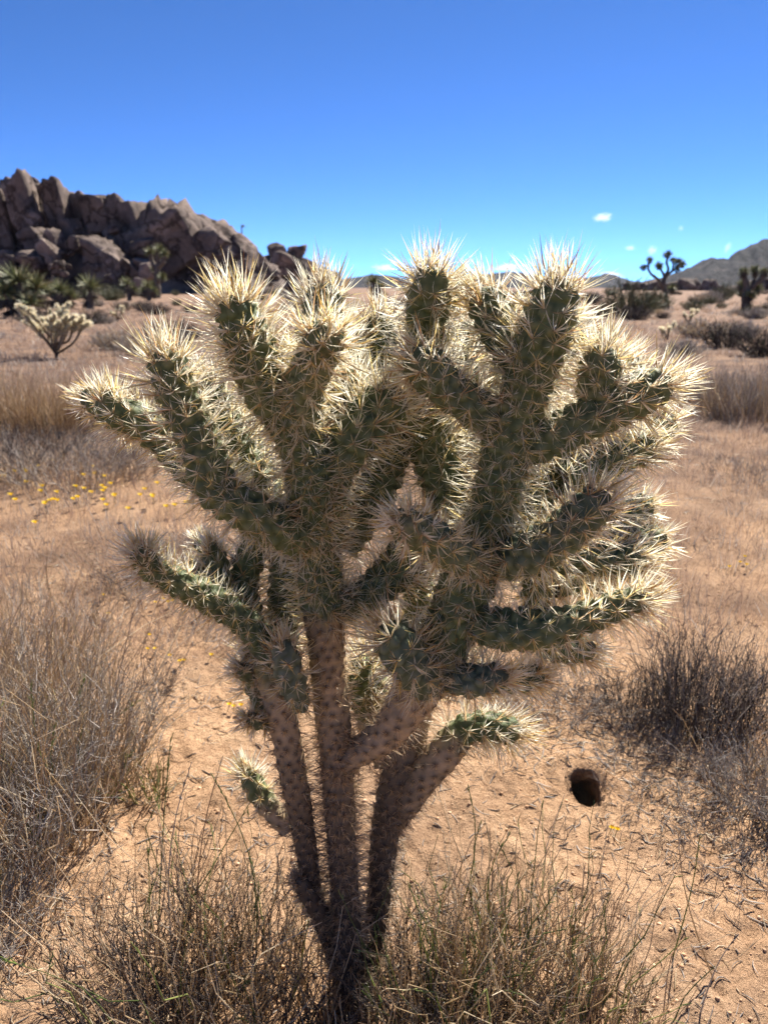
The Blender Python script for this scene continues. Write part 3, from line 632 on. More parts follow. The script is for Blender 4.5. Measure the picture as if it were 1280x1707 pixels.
for k, (nm, hue, _, pts) in enumerate(STEMS):
    rows = []
    for (x, y, dz, rp, age) in pts:
        p = at(x, y, CACT_Y + dz); rows.append([*p, rp * depth_of(p) / F * (0.93 if age < 0.5 else 1.0), age])
    skin, spm = stem(rows, True, hue, seed=k, origin=cact_base, spacing=0.0185 if nm == 'trunk' else 0.0215)
    o = link(nm, skin, cactus); branch_objs[k] = o
    s_ = link('spines', spm, o); tag(s_, kind='stuff')
# the longest tip spines are pieces of their own
BIG_SPINES.sort(key=lambda b: -b[1])
for (k, ln, Pl, Rl, cb) in BIG_SPINES[:290]:
    V, Q = tubes(Pl[None], Rl[None] * 1.25, 3)
    link('spine', make_mesh('spine', V - cact_base, Q, None, M_SPINE, np.repeat(cb, 3, axis=0)), branch_objs[k])

# ------------------------------------------------------------------ dry plants
STRAW = [(0.60, 0.46, 0.28), (0.78, 0.66, 0.48), (0.54, 0.40, 0.24), (0.40, 0.28, 0.18)]
GREY = [(0.30, 0.26, 0.22), (0.38, 0.33, 0.28), (0.22, 0.185, 0.155), (0.46, 0.41, 0.36)]
DARK = [(0.055, 0.043, 0.038), (0.085, 0.066, 0.055), (0.042, 0.033, 0.03), (0.17, 0.135, 0.11)]
FIELD = [(0.44, 0.30, 0.21), (0.36, 0.24, 0.165), (0.50, 0.37, 0.27), (0.28, 0.19, 0.135)]
GRN = [(0.22, 0.28, 0.075), (0.30, 0.33, 0.11), (0.16, 0.21, 0.07)]
def pick(rs, pal, n, jit=0.18):
    c = np.array(pal)[rs.integers(0, len(pal), n)]
    return c * rs.uniform(1 - jit, 1 + jit, (n, 1))
def stalks(rs, n, base, rb, h, lean, rad, K=6, droop=0.25, bias=(0, 0), kink=0.02):
    """n stalks rooted around base on the ground -> centre lines, radii"""
    a = rs.uniform(0, 2 * np.pi, n); q = np.sqrt(rs.random(n)) * rb
    bx = base[0] + np.cos(a) * q; by = base[1] + np.sin(a) * q; bz = gh(bx, by) - 0.006
    hh = h * rs.uniform(0.35, 1.0, n)
    # outer stalks lean outwards
    ln = lean * (0.35 * rs.normal(size=n) + 0.9 * q / max(rb, 1e-6))
    a2 = a + rs.normal(0, 0.7, n)
    dx = np.cos(a2) * ln + bias[0]; dy = np.sin(a2) * ln + bias[1]
    t = np.linspace(0, 1, K)
    P = np.zeros((n, K, 3))
    P[..., 0] = bx[:, None] + hh[:, None] * dx[:, None] * (t + droop * t ** 2.2)
    P[..., 1] = by[:, None] + hh[:, None] * dy[:, None] * (t + droop * t ** 2.2)
    dr = np.hypot(dx, dy)
    P[..., 2] = bz[:, None] + hh[:, None] * (t - droop * np.clip(dr, 0, 1.2)[:, None] * t ** 2.4 * 0.8)
    P[:, 1:] += rs.normal(0, kink, (n, K - 1, 3)) * hh[:, None, None]
    P[:, 1:, 2] = np.maximum(P[:, 1:, 2], bz[:, None] + 0.004)
    Rd = rad * rs.uniform(0.6, 1.3, (n, 1)) * np.linspace(1, 0.35, K)[None]
    return P, Rd
def side_twigs(rs, P, n, ln, rad, K=3, spread=0.8):
    N, K0 = P.shape[:2]; i = rs.integers(0, N, n); u = rs.uniform(0.25, 0.95, n) * (K0 - 1)
    k = np.floor(u).astype(int).clip(0, K0 - 2); f = (u - k)[:, None]
    p = P[i, k] * (1 - f) + P[i, k + 1] * f; d = P[i, k + 1] - P[i, k]; d /= np.linalg.norm(d, axis=1, keepdims=True) + 1e-9
    d = d + rs.normal(0, spread, (n, 3)) * np.array([1, 1, 0.6]); d[:, 2] = d[:, 2] * 0.8 + 0.25; d /= np.linalg.norm(d, axis=1, keepdims=True)
    l = ln * rs.uniform(0.3, 1.0, n); t = np.linspace(0, 1, K)
    C = p[:, None] + d[:, None] * (l[:, None] * t)[..., None]
    C[:, 1:] += rs.normal(0, 0.06, (n, K - 1, 3)) * l[:, None, None]; C[:, 1:, 2] += (t[1:] ** 2 * 0.12)[None] * l[:, None]
    Rd = rad * rs.uniform(0.6, 1.2, (n, 1)) * np.linspace(1, 0.4, K)[None]
    return C, Rd

def tuft(name, px, py, n, rb, h, lean, rad, pals, label, cat, group, seed, twigs=0, twl=0.08, trad=None, mat=None, heads=0, bias=(0, 0), droop=0.25, K=6, kink=0.032):
    rs = np.random.default_rng(seed); g = G(px, py); base = np.array([g[0], g[1], float(gh(g[0], g[1]))])
    root = empty(name, base, label, cat, group)
    first = True
    for part, frac, pal, hs, m in pals:
        k = max(3, int(n * frac))
        P, Rd = stalks(rs, k, base, rb, h * hs, lean, rad * (1.25 if part == 'stalks' else 1.5 if part == 'green_blades' else 1.0), K, droop, bias, kink)
        M = Mix(); M.tube(P, Rd, pick(rs, pal, k))
        if twigs and first:
            c1, r1 = side_twigs(rs, P, int(twigs), twl, (trad or rad * 0.6)); M.tube(c1, r1, pick(rs, pal, len(c1)))
            c2, r2 = side_twigs(rs, c1, int(twigs), twl * 0.5, (trad or rad * 0.6) * 0.7, 3); M.tube(c2, r2, pick(rs, pal, len(c2)))
        if heads and not first:
            hp, hr = side_twigs(rs, P[:, -2:], heads, 0.02, rad * 0.9, 3, 0.35); M.tube(hp, hr, pick(rs, pal, len(hp)))
        o = link(part, M.mesh(part, m, off=base), root); tag(o, kind='stuff'); first = False
    return root

LG = 'dry grass and twig clumps around the cactus foot'
tuft('dry_grass_clump', 430, 1690, 270, 0.14, 0.29, 0.42, 0.0013, [('twigs', 0.48, DARK, 0.8, M_TWIG), ('stalks', 0.45, STRAW, 1.15, M_STRAW), ('green_blades', 0.05, GRN, 1.1, M_STRAW)], 'dark twiggy grass clump hugging the left foot of the cactus', 'grass clump', LG, 1, twigs=420, twl=0.06, heads=60)
tuft('dry_grass_clump', 250, 1660, 200, 0.13, 0.27, 0.5, 0.0012, [('twigs', 0.36, DARK, 0.85, M_TWIG), ('stalks', 0.5, STRAW, 1.2, M_STRAW), ('green_blades', 0.05, GRN, 1.3, M_STRAW)], 'splayed straw and dark twig clump left of the cactus foot', 'grass clump', LG, 2, twigs=300, twl=0.055, heads=60)
tuft('dry_grass_clump', 330, 1760, 260, 0.16, 0.24, 0.45, 0.0012, [('twigs', 0.7, DARK, 0.9, M_TWIG), ('stalks', 0.3, STRAW, 1.2, M_STRAW)], 'low tangle of blackish twigs in front of the splayed straw clump', 'grass clump', LG, 3, twigs=260, twl=0.06)
tuft('dry_grass_clump', 745, 1690, 230, 0.13, 0.26, 0.46, 0.0012, [('twigs', 0.36, DARK, 0.75, M_TWIG), ('stalks', 0.42, STRAW, 1.15, M_STRAW), ('green_blades', 0.10, GRN, 1.2, M_STRAW)], 'straw and dark twig clump hugging the right foot of the cactus', 'grass clump', LG, 4, twigs=320, twl=0.06, heads=60)
tuft('dry_grass_clump', 880, 1670, 230, 0.15, 0.26, 0.5, 0.0012, [('twigs', 0.25, DARK, 0.6, M_TWIG), ('stalks', 0.62, STRAW, 1.1, M_STRAW), ('green_blades', 0.2, GRN, 1.15, M_STRAW)], 'straw grass clump with many green blades right of the cactus foot', 'grass clump', LG, 5, twigs=160, twl=0.06, heads=50)
tuft('dry_grass_clump', 990, 1740, 170, 0.10, 0.22, 0.6, 0.0011, [('twigs', 0.15, DARK, 0.6, M_TWIG), ('stalks', 0.72, STRAW, 1.1, M_STRAW), ('green_blades', 0.12, GRN, 1.3, M_STRAW)], 'thin splayed straw clump beyond the green-bladed one, on open sand', 'grass clump', LG, 6, twigs=60, heads=30)
tuft('dry_grass_clump', 660, 1790, 260, 0.15, 0.20, 0.45, 0.0012, [('twigs', 0.75, DARK, 0.9, M_TWIG), ('stalks', 0.25, STRAW, 1.3, M_STRAW)], 'low mat of blackish twigs in front of the cactus foot', 'grass clump', LG, 7, twigs=300, twl=0.06)
tuft('dry_grass_clump', 800, 1790, 260, 0.15, 0.20, 0.45, 0.0012, [('twigs', 0.55, DARK, 0.9, M_TWIG), ('stalks', 0.4, STRAW, 1.3, M_STRAW), ('green_blades', 0.06, GRN, 1.3, M_STRAW)], 'low mixed twig and straw mat in front of the green-bladed clump', 'grass clump', LG, 8, twigs=260, twl=0.06)
LS = 'dead shrubs on the sand near the cactus'
tuft('dry_shrub', 30, 1400, 430, 0.20, 0.46, 0.36, 0.0014, [('twigs', 0.5, GREY, 0.8, M_TWIG), ('stalks', 0.6, STRAW, 1.1, M_STRAW), ('green_blades', 0.03, GRN, 0.8, M_STRAW)], 'tall tangled grey shrub mixed with straw stalks left of the cactus', 'shrub', LS, 11, twigs=1000, twl=0.11, heads=160, kink=0.045)
tuft('dry_shrub', 140, 1290, 290, 0.16, 0.42, 0.36, 0.0013, [('twigs', 0.55, GREY, 0.85, M_TWIG), ('stalks', 0.5, STRAW, 1.05, M_STRAW), ('green_blades', 0.03, GRN, 0.6, M_STRAW)], 'fine-twigged grey shrub on the cactus side of the tall tangled one', 'shrub', LS, 12, twigs=800, twl=0.10, heads=120, kink=0.045)
tuft('dry_shrub', 40, 1160, 380, 0.24, 0.40, 0.34, 0.0013, [('twigs', 0.35, GREY, 0.8, M_TWIG), ('stalks', 0.75, STRAW, 1.05, M_STRAW)], 'tan feathery grass shrub behind the tall tangled grey one', 'shrub', LS, 13, twigs=600, twl=0.09, heads=260)
tuft('dry_shrub', -90, 1290, 360, 0.24, 0.50, 0.34, 0.0014, [('twigs', 0.6, GREY, 0.85, M_TWIG), ('stalks', 0.5, STRAW, 1.1, M_STRAW)], 'grey shrub with straw stalks, farthest from the cactus in the tall thicket', 'shrub', LS, 14, twigs=900, twl=0.11)
tuft('dry_shrub', -20, 1560, 160, 0.12, 0.16, 0.6, 0.0012, [('twigs', 0.8, GREY, 0.9, M_TWIG), ('stalks', 0.4, STRAW, 1.5, M_STRAW)], 'low grey twig heap at the front edge of the tall thicket', 'shrub', LS, 15, twigs=500, twl=0.07)
tuft('dry_grass_clump', 245, 1330, 60, 0.05, 0.12, 0.6, 0.0013, [('stalks', 0.7, STRAW, 1.0, M_STRAW), ('green_blades', 0.5, GRN, 0.9, M_STRAW)], 'small green and straw tussock beside the fine-twigged grey shrub', 'grass clump', LG, 16)
DG = DARK + GREY[:1] + GREY[2:3]
tuft('dry_shrub', 1165, 1205, 330, 0.14, 0.30, 0.28, 0.0014, [('twigs', 0.9, DG, 1.0, M_TWIG), ('stalks', 0.12, GREY, 1.25, M_STRAW)], 'dark upright brush of bare twigs right of the burrow', 'shrub', LS, 21, twigs=850, twl=0.08)
tuft('dry_shrub', 1060, 1195, 160, 0.12, 0.18, 0.45, 0.0012, [('twigs', 0.9, DG, 1.0, M_TWIG)], 'low dark twig clump between the cactus and the upright brush', 'shrub', LS, 22, twigs=500, twl=0.06)
tuft('dry_shrub', 1275, 1345, 170, 0.11, 0.19, 0.5, 0.0013, [('twigs', 0.9, GREY + DARK[3:], 1.0, M_TWIG), ('stalks', 0.15, STRAW, 1.2, M_STRAW)], 'grey twig bush in front of the upright dark brush', 'shrub', LS, 23, twigs=600, twl=0.07)
tuft('dry_shrub', 1305, 1215, 170, 0.13, 0.25, 0.35, 0.0013, [('twigs', 0.9, GREY + DG, 1.0, M_TWIG)], 'grey brush just past the upright dark brush, away from the cactus', 'shrub', LS, 24, twigs=450, twl=0.08)
tuft('dry_shrub', 930, 1180, 120, 0.14, 0.09, 0.8, 0.0011, [('twigs', 1.0, GREY, 1.0, M_TWIG)], 'flat grey litter of twigs under the lowest right branches', 'shrub', LS, 25, twigs=600, twl=0.05)
tuft('dry_shrub', 1130, 1290, 120, 0.20, 0.07, 0.9, 0.0010, [('twigs', 1.0, GREY, 1.0, M_TWIG)], 'flattened grey twigs scattered in front of the upright brush', 'shrub', LS, 26, twigs=700, twl=0.05)
tuft('dry_shrub', 1230, 1440, 70, 0.14, 0.09, 0.9, 0.0010, [('twigs', 1.0, GREY + DARK[3:], 1.0, M_TWIG)], 'sparse low twigs on sand in front of the grey twig bush', 'shrub', LS, 27, twigs=260, twl=0.05)
tuft('dry_shrub', 265, 1140, 30, 0.05, 0.06, 0.8, 0.0012, [('twigs', 1.0, DG, 1.0, M_TWIG)], 'small dark twig knot on bare sand left of the cactus', 'shrub', LS, 28, twigs=120, twl=0.04)
tuft('dry_shrub', 215, 985, 60, 0.09, 0.09, 0.9, 0.0015, [('twigs', 1.0, DG, 1.0, M_TWIG)], 'dark dead twig heap behind the lowest left branch tip', 'shrub', LS, 29, twigs=200, twl=0.06)
tuft('dry_shrub', 290, 930, 60, 0.12, 0.10, 0.9, 0.0015, [('twigs', 1.0, GREY, 1.0, M_TWIG)], 'pale grey dead twig heap behind the lower left branches', 'shrub', LS, 30, twigs=240, twl=0.06)
LM = 'grass and shrubs across the middle ground'
for j, (x, y, lb) in enumerate([(75, 752, 'dark dead twig tangle between the two low shrubs, at the bunchgrass foot'), (185, 765, 'dark dead twig tangle past the low spreading grey-tan shrub'), (255, 785, 'small dark dead twig tangle below the left cactus arms')]):
    tuft('dry_shrub', x, y, 90, 0.30, 0.20, 0.8, 0.0026, [('twigs', 1.0, DARK + GREY[2:3], 1.0, M_TWIG)], lb, 'shrub', LM, 90 + j, twigs=320, twl=0.10)
tuft('dry_shrub', 130, 800, 260, 0.42, 0.26, 0.6, 0.0024, [('twigs', 0.8, GREY + STRAW[3:], 1.0, M_TWIG), ('stalks', 0.3, STRAW, 1.0, M_STRAW)], 'low spreading grey-tan shrub in front of the golden bunchgrass', 'shrub', LM, 31, twigs=700, twl=0.12)
tuft('dry_shrub', 20, 790, 160, 0.30, 0.32, 0.6, 0.0026, [('twigs', 0.9, DG, 1.0, M_TWIG)], 'dark bare-branched shrub at the end of the golden bunchgrass', 'shrub', LM, 32, twigs=420, twl=0.12)
for j, (x, y, w, h_) in enumerate([(-30, 716, 0.42, 0.60), (35, 722, 0.40, 0.58), (100, 720, 0.42, 0.55), (165, 712, 0.40, 0.50), (225, 700, 0.36, 0.45), (290, 690, 0.36, 0.42)]):
    tuft('bunchgrass', x, y, 520, w, h_, 0.36, 0.0022, [('stalks', 0.75, STRAW, 1.0, M_STRAW), ('twigs', 0.3, DARK, 0.55, M_TWIG)], ['golden bunchgrass tussock at the far end of its row, away from the cactus', 'tall golden bunchgrass tussock behind the dark bare-branched shrub', 'golden bunchgrass tussock behind the low spreading grey-tan shrub', 'golden bunchgrass tussock just short of the cactus tips in its row', 'short golden bunchgrass tussock half behind the lowest left cactus tips', 'shortest golden bunchgrass tussock, the row end hidden behind the cactus'][j], 'grass clump', 'row of golden bunchgrass', 40 + j)
for j, (x, y, w, h_, lb) in enumerate([(1215, 690, 0.42, 0.50, 'wide grey brush clump in the middle of the brush row past the right cactus tips'), (1262, 700, 0.40, 0.56, 'tallest grey brush clump in the brush row past the right cactus tips'), (1310, 690, 0.4, 0.55, 'grey brush clump at the far end of the brush row, away from the cactus'), (1180, 672, 0.3, 0.36, 'smallest grey brush clump in the brush row, closest to the cactus tips')]):
    tuft('dry_shrub', x, y, 420, w, h_, 0.32, 0.0026, [('twigs', 0.6, GREY, 1.0, M_TWIG), ('stalks', 0.5, STRAW, 0.9, M_STRAW)], lb, 'shrub', 'grey brush clumps right of the cactus', 50 + j, twigs=500, twl=0.12)
tuft('dry_shrub', 1262, 795, 120, 0.34, 0.12, 0.7, 0.0018, [('twigs', 0.9, GREY, 1.0, M_TWIG), ('stalks', 0.3, STRAW, 1.0, M_STRAW)], 'flat grey shrub on bare sand in front of the upright grey brush', 'shrub', LM, 57, twigs=400, twl=0.08)

# single long stalks leaning over the sand
for j, (x0, y0, x1, y1, dy, pal) in enumerate([(1165, 1700, 1230, 1560, -0.02, GREY), (1120, 1600, 1165, 1400, 0.02, GRN), (265, 1560, 285, 1230, 0.02, GRN), (330, 1610, 372, 1260, 0.05, STRAW), (290, 1620, 320, 1270, 0.1, GREY), (425, 1640, 352, 1290, 0.04, GRN), (1190, 1640, 1130, 1390, 0.0, STRAW), (880, 1560, 960, 1370, 0.03, STRAW), (760, 1560, 780, 1310, 0.02, GRN), (830, 1600, 850, 1390, 0.02, GRN)]):
    rs = np.random.default_rng(300 + j); p0 = G(x0, y0); p0[2] = float(gh(p0[0], p0[1])) - 0.005
    p1 = at(x1, y1, p0[1] + dy); t = np.linspace(0, 1, 8)[:, None]
    P = p0 * (1 - t) + p1 * t + np.array([rs.normal(0, 0.02), 0.0, 0.02]) * np.sin(t * np.pi)
    Mx = Mix(); Mx.tube(P[None], (0.0019 * np.linspace(1, 0.35, 8))[None], pick(rs, pal, 1))
    hp, hr = side_twigs(rs, P[None][:, -3:], 10, 0.018, 0.0012, 3, 0.25); Mx.tube(hp, hr, pick(rs, pal, len(hp)))
    o = link('grass_stalk', Mx.mesh('grass_stalk', M_STRAW, off=p0)); o.location = [float(c) for c in p0]
    tag(o, 'single tall thin grass stalk rising from the sand around the cactus', 'grass', 'single tall grass stalks')

# ------------------------------------------------------------------ ground cover that nobody could count
def field_grass():
    rs = np.random.default_rng(77); Mx = Mix()
    n = 11500
    Y = 2.4 * (70 / 2.4) ** rs.random(n); X = rs.uniform(-0.62, 0.62, n) * (Y + 1.5)
    den = 0.5 + 1.2 * fbm(X * 0.35, Y * 0.35, 3, 5) + np.where(X < 0, 0.22, -0.04) + np.clip((Y - 7) / 12, 0, 0.35)
    k = rs.random(n) < den; X, Y = X[k], Y[k]
    for x, y in zip(X, Y):
        nb = int(rs.integers(9, 20)); sc_ = 0.09 + 0.16 * rs.random() * min(1, y / 8); r = 0.0013 * max(1, y / 4.0)
        P, Rd = stalks(rs, nb, (x, y), 0.05 + 0.06 * rs.random() * (1 + y / 20), sc_, 0.6, r, 3, 0.2)
        V, Q, T = blades(P, Rd, rs)
        Mx.add(V, Q, T, np.repeat(pick(rs, FIELD if rs.random() < 0.72 else GREY, nb), 5, axis=0))
    o = link('dry_field_grass', Mx.mesh('dry_field_grass', M_STRAW)); tag(o, 'short pinkish straw grass covering the desert plain', 'grass', kind='stuff')
field_grass()
def litter():
    rs = np.random.default_rng(78); Mx = Mix(); n = 9500
    Y = 1.0 * (8.5) ** rs.random(n); X = rs.uniform(-0.75, 0.75, n) * (Y + 0.4)
    den = 0.30 + 1.3 * fbm(X * 1.3, Y * 1.3, 3, 8)
    for (px, py, r) in ((1130, 1250, 0.42), (930, 1190, 0.3), (1250, 1400, 0.3), (60, 1350, 0.45), (250, 960, 0.45), (130, 820, 0.8), (300, 1690, 0.35), (800, 1690, 0.35)):
        c = G(px, py); den += 1.1 * np.exp(-(((X - c[0]) ** 2 + (Y - c[1]) ** 2) / r ** 2))
    k = (rs.random(n) < den) & (np.hypot(X - BUR[0], Y - BUR[1]) > 0.075); X, Y = X[k], Y[k]; n = len(X)
    for (px, py, r, m) in ((1110, 1265, 0.24, 700), (930, 1195, 0.16, 500), (1240, 1390, 0.16, 350), (250, 965, 0.28, 500), (300, 925, 0.2, 300), (310, 1160, 0.10, 120), (60, 1480, 0.2, 400)):
        c = G(px, py); X = np.append(X, c[0] + rs.normal(0, r, m)); Y = np.append(Y, c[1] + rs.normal(0, r, m))
    k = np.hypot(X - BUR[0], Y - BUR[1]) > 0.075; X, Y = X[k], Y[k]; n = len(X)
    a = rs.uniform(0, 2 * np.pi, n); l = rs.uniform(0.012, 0.05, n) * (0.7 + 0.12 * Y); t = np.linspace(-0.5, 0.5, 4)
    P = np.zeros((n, 4, 3)); cv = rs.normal(0, 0.25, n)
    P[..., 0] = X[:, None] + l[:, None] * (np.cos(a)[:, None] * t - np.sin(a)[:, None] * cv[:, None] * (t ** 2) * 2)
    P[..., 1] = Y[:, None] + l[:, None] * (np.sin(a)[:, None] * t + np.cos(a)[:, None] * cv[:, None] * (t ** 2) * 2)
    P[..., 2] = gh(P[..., 0], P[..., 1]) + 0.0015 + np.abs(rs.normal(0, 0.25, (n, 1))) * l[:, None] * (t + 0.5)[None] * rs.random((n, 1))
    Rd = rs.uniform(0.0006, 0.0015, (n, 1)) * np.array([0.7, 1, 0.9, 0.5])[None] * (1 + 0.1 * Y[:, None])
    Mx.tube(P, Rd, pick(rs, GREY + GREY + STRAW + DARK[3:], n))
    o = link('plant_litter', Mx.mesh('plant_litter', M_STRAW)); tag(o, 'grey and straw plant litter strewn over the sand', 'litter', kind='stuff')
litter()
def clods():
    rs = np.random.default_rng(79); n = 5200
    phi = (1 + 5 ** 0.5) / 2
    iv = np.array([(-1, phi, 0), (1, phi, 0), (-1, -phi, 0), (1, -phi, 0), (0, -1, phi), (0, 1, phi), (0, -1, -phi), (0, 1, -phi), (phi, 0, -1), (phi, 0, 1), (-phi, 0, -1), (-phi, 0, 1)]) / 1.9
    it = np.array([(0, 11, 5), (0, 5, 1), (0, 1, 7), (0, 7, 10), (0, 10, 11), (1, 5, 9), (5, 11, 4), (11, 10, 2), (10, 7, 6), (7, 1, 8), (3, 9, 4), (3, 4, 2), (3, 2, 6), (3, 6, 8), (3, 8, 9), (4, 9, 5), (2, 4, 11), (6, 2, 10), (8, 6, 7), (9, 8, 1)])
    Y = 0.95 * (5.5) ** rs.random(n); X = rs.uniform(-0.7, 0.75, n) * (Y + 0.4)
    k = np.hypot(X - BUR[0], Y - BUR[1]) > 0.06; X, Y = X[k], Y[k]; n = len(X)
    s = 0.0012 + 0.0036 * rs.random(n) ** 3.0
    V = iv[None] * (1 + rs.normal(0, 0.16, (n, 12, 1))) * s[:, None, None] * np.array([1.15, 1, 0.75])
    V = V + np.stack([X, Y, gh(X, Y) + s * 0.25], -1)[:, None]
    T = (it[None] + (np.arange(n) * 12)[:, None, None]).reshape(-1, 3)
    C = np.repeat(pick(rs, [(0.66, 0.41, 0.23), (0.56, 0.34, 0.19), (0.72, 0.48, 0.30), (0.45, 0.29, 0.18)], n), 12, axis=0)
    o = link('soil_crumbs', make_mesh('soil_crumbs', V.reshape(-1, 3), None, T, M_TWIG, C)); tag(o, 'small sandy crumbs and pebbles on the ground', 'gravel', kind='stuff')
clods()

# ------------------------------------------------------------------ yellow flowers
def flower(px, py, h, s, seed, label, group):
    rs = np.random.default_rng(seed); g = G(px, py); b = np.array([g[0], g[1], float(gh(g[0], g[1]))])
    root = empty('yellow_flower', b, label, 'flower', group)
    top = np.array([rs.normal(0, 0.006), rs.normal(0, 0.006), h]); t = np.linspace(0, 1, 4)[:, None]
    V, Q = tubes((top * t)[None], np.array([[0.0009, 0.0008, 0.0008, 0.0012]]), 4)
    link('stem', make_mesh('stem', V, Q, None, M_LEAF, np.array([0.16, 0.20, 0.07])), root)
    npet = 8; Vp, Qp = [], []
    for k in range(npet):
        a = k * 2 * math.pi / npet; d = np.array([math.cos(a), math.sin(a) - 0.25, 0.85]); e = np.array([-math.sin(a), math.cos(a), 0])
        o = len(Vp); Vp += [top + d * s * 0.15 - e * s * 0.1, top + d * s * 0.15 + e * s * 0.1, top + d * s * 0.7 + e * s * 0.26, top + d * s * 1.0, top + d * s * 0.7 - e * s * 0.26]
        Qp += [(o, o + 1, o + 2), (o, o + 2, o + 4), (o + 4, o + 2, o + 3)]
    link('petals', make_mesh('petals', np.array(Vp), None, np.array(Qp), M_PETAL, np.array([0.80, 0.55, 0.015])), root)
    ph = np.arange(8) * np.pi / 4
    dV = np.vstack([np.stack([top[0] + np.cos(ph) * s * 0.34, top[1] + np.sin(ph) * s * 0.34, np.full(8, top[2] + s * 0.1)], -1), top + [0, 0, s * 0.9]])
    dT = [(k, (k + 1) % 8, 8) for k in range(8)]
    link('flower_head', make_mesh('flower_head', dV, None, np.array(dT), M_PETAL, np.array([0.72, 0.42, 0.01])), root)
for j, (x, y) in enumerate([(262, 1018), (272, 1012), (281, 1017), (291, 1016), (255, 1066), (246, 1090), (258, 1094), (285, 1100), (300, 1112), (305, 1106), (347, 1100), (379, 1184), (389, 1185), (400, 1184), (187, 1036), (178, 1008), (208, 958)]):
    flower(x, y, 0.02, 0.0088, 600 + j, 'small yellow flower on bare sand below the lowest left branch', 'yellow flowers on the sand left of the trunks')
for j, (x, y) in enumerate([(1014, 1392), (1024, 1395)]):
    flower(x, y, 0.022, 0.007, 640 + j, 'small yellow flower on the sand in front of the burrow', 'pair of yellow flowers by the burrow')
for j, (x, y) in enumerate([(1214, 953), (1230, 946), (1242, 940), (1244, 952)]):
    flower(x, y, 0.03, 0.010, 650 + j, 'small yellow flower on open sand past the right branch tips', 'yellow flowers on the open sand to the right')
rsf = np.random.default_rng(9)
for j in range(46):
    c = [(95, 832), (60, 800), (145, 818), (180, 842), (105, 862), (240, 842), (30, 815), (290, 855), (172, 820)][j % 9]
    flower(c[0] + rsf.normal(0, 30), c[1] + rsf.normal(0, 14), 0.06, 0.019, 700 + j, 'tiny yellow flower among straw in front of the low grey-tan shrub', 'yellow flowers scattered in the straw')

# ------------------------------------------------------------------ joshua trees and yuccas
def rosette(rs, c, up, n, l, w, lo=-0.5, pal=None):
    """stiff dagger leaves all round a point"""
    up = np.asarray(up, float); up = up / np.linalg.norm(up)
    d = rs.normal(size=(n * 3, 3)); d /= np.linalg.norm(d, axis=1, keepdims=True); d = d[(d @ up) > lo][:n]
    n = len(d); ll = l * rs.uniform(0.75, 1.1, n); t = np.array([0, 0.35, 1.0])
    P = np.asarray(c)[None, None] + d[:, None] * (ll[:, None] * t)[..., None] + np.array([0, 0, -0.06]) * (ll[:, None] * t ** 2)[..., None]
    Rd = w * np.array([0.8, 1.0, 0.08])[None] * rs.uniform(0.8, 1.2, (n, 1))
    V, Q = tubes(P, Rd, 3); return V, Q, tube_col(pick(rs, pal, n), 3, 3)
LEAFP = [(0.19, 0.21, 0.075), (0.25, 0.26, 0.11), (0.15, 0.165, 0.07), (0.36, 0.32, 0.17)]
DEADP = [(0.13, 0.105, 0.08), (0.19, 0.15, 0.11), (0.09, 0.07, 0.055)]
def bark_material():
    m, nt, N, L, b = new_mat('shaggy_bark'); tc = N.new('ShaderNodeTexCoord'); n = noise(N, L, tc.outputs['Object'], 9, 5)
    r = ramp(N, L, n.outputs[0], [(0.3, (0.06, 0.05, 0.042)), (0.7, (0.17, 0.135, 0.105))]); L.new(r.outputs[0], b.inputs['Base Color']); b.inputs['Roughness'].default_value = 0.95
    bp = N.new('ShaderNodeBump'); bp.inputs['Distance'].default_value = 0.04; L.new(n.outputs[0], bp.inputs['Height']); L.new(bp.outputs[0], b.inputs['Normal'])
    return m
M_BARK = bark_material()
def limb_tree(name, Y, limbs, heads, label, cat, group, seed, leaf, width, skirt=0.5, lo=-0.5, nleaf=130, thin=1.0):
    """limbs: [(part, [(x, y, dz, half width px)])]; heads: [(x, y, dz, radius px)]"""
    rs = np.random.default_rng(seed); x0, y0 = limbs[0][1][0][:2]
    base = at(x0, y0, Y); base[2] = float(gh(base[0], base[1])); root = empty(name, base, label, cat, group)
    k = Y / F
    for part, pts in limbs:
        P = np.array([[*at(x, y, Y + dz), r * k] for x, y, dz, r in pts])
        if part == 'trunk': P[0, 2] = base[2] - 0.05
        C = catmull(P, 0.12); V, Q = tubes(C[None, :, :3], np.maximum(C[None, :, 3] * thin, 0.01) * (1 + 0.10 * rs.normal(size=len(C))), 9)
        link(part, make_mesh(part, V - base, Q, None, M_BARK, smooth=True), root)
    for (x, y, dz, r) in heads:
        c = at(x, y, Y + dz); up = np.array([rs.normal(0, 0.25), rs.normal(0, 0.25), 1.0])
        V, Q, C = rosette(rs, c, up, nleaf, r * k * leaf, width, lo, LEAFP)
        h = link('leaf_rosette', make_mesh('leaf_rosette', V - base, Q, None, M_LEAF, C), root)
        if skirt:
            V, Q, C = rosette(rs, c - np.array([0, 0, r * k * 0.35]), -up, int(nleaf * 0.6), r * k * skirt, width, 0.1, DEADP)
            link('dead_leaf_skirt', make_mesh('dead_leaf_skirt', V - base, Q, None, M_TWIG, C), h)
    return root
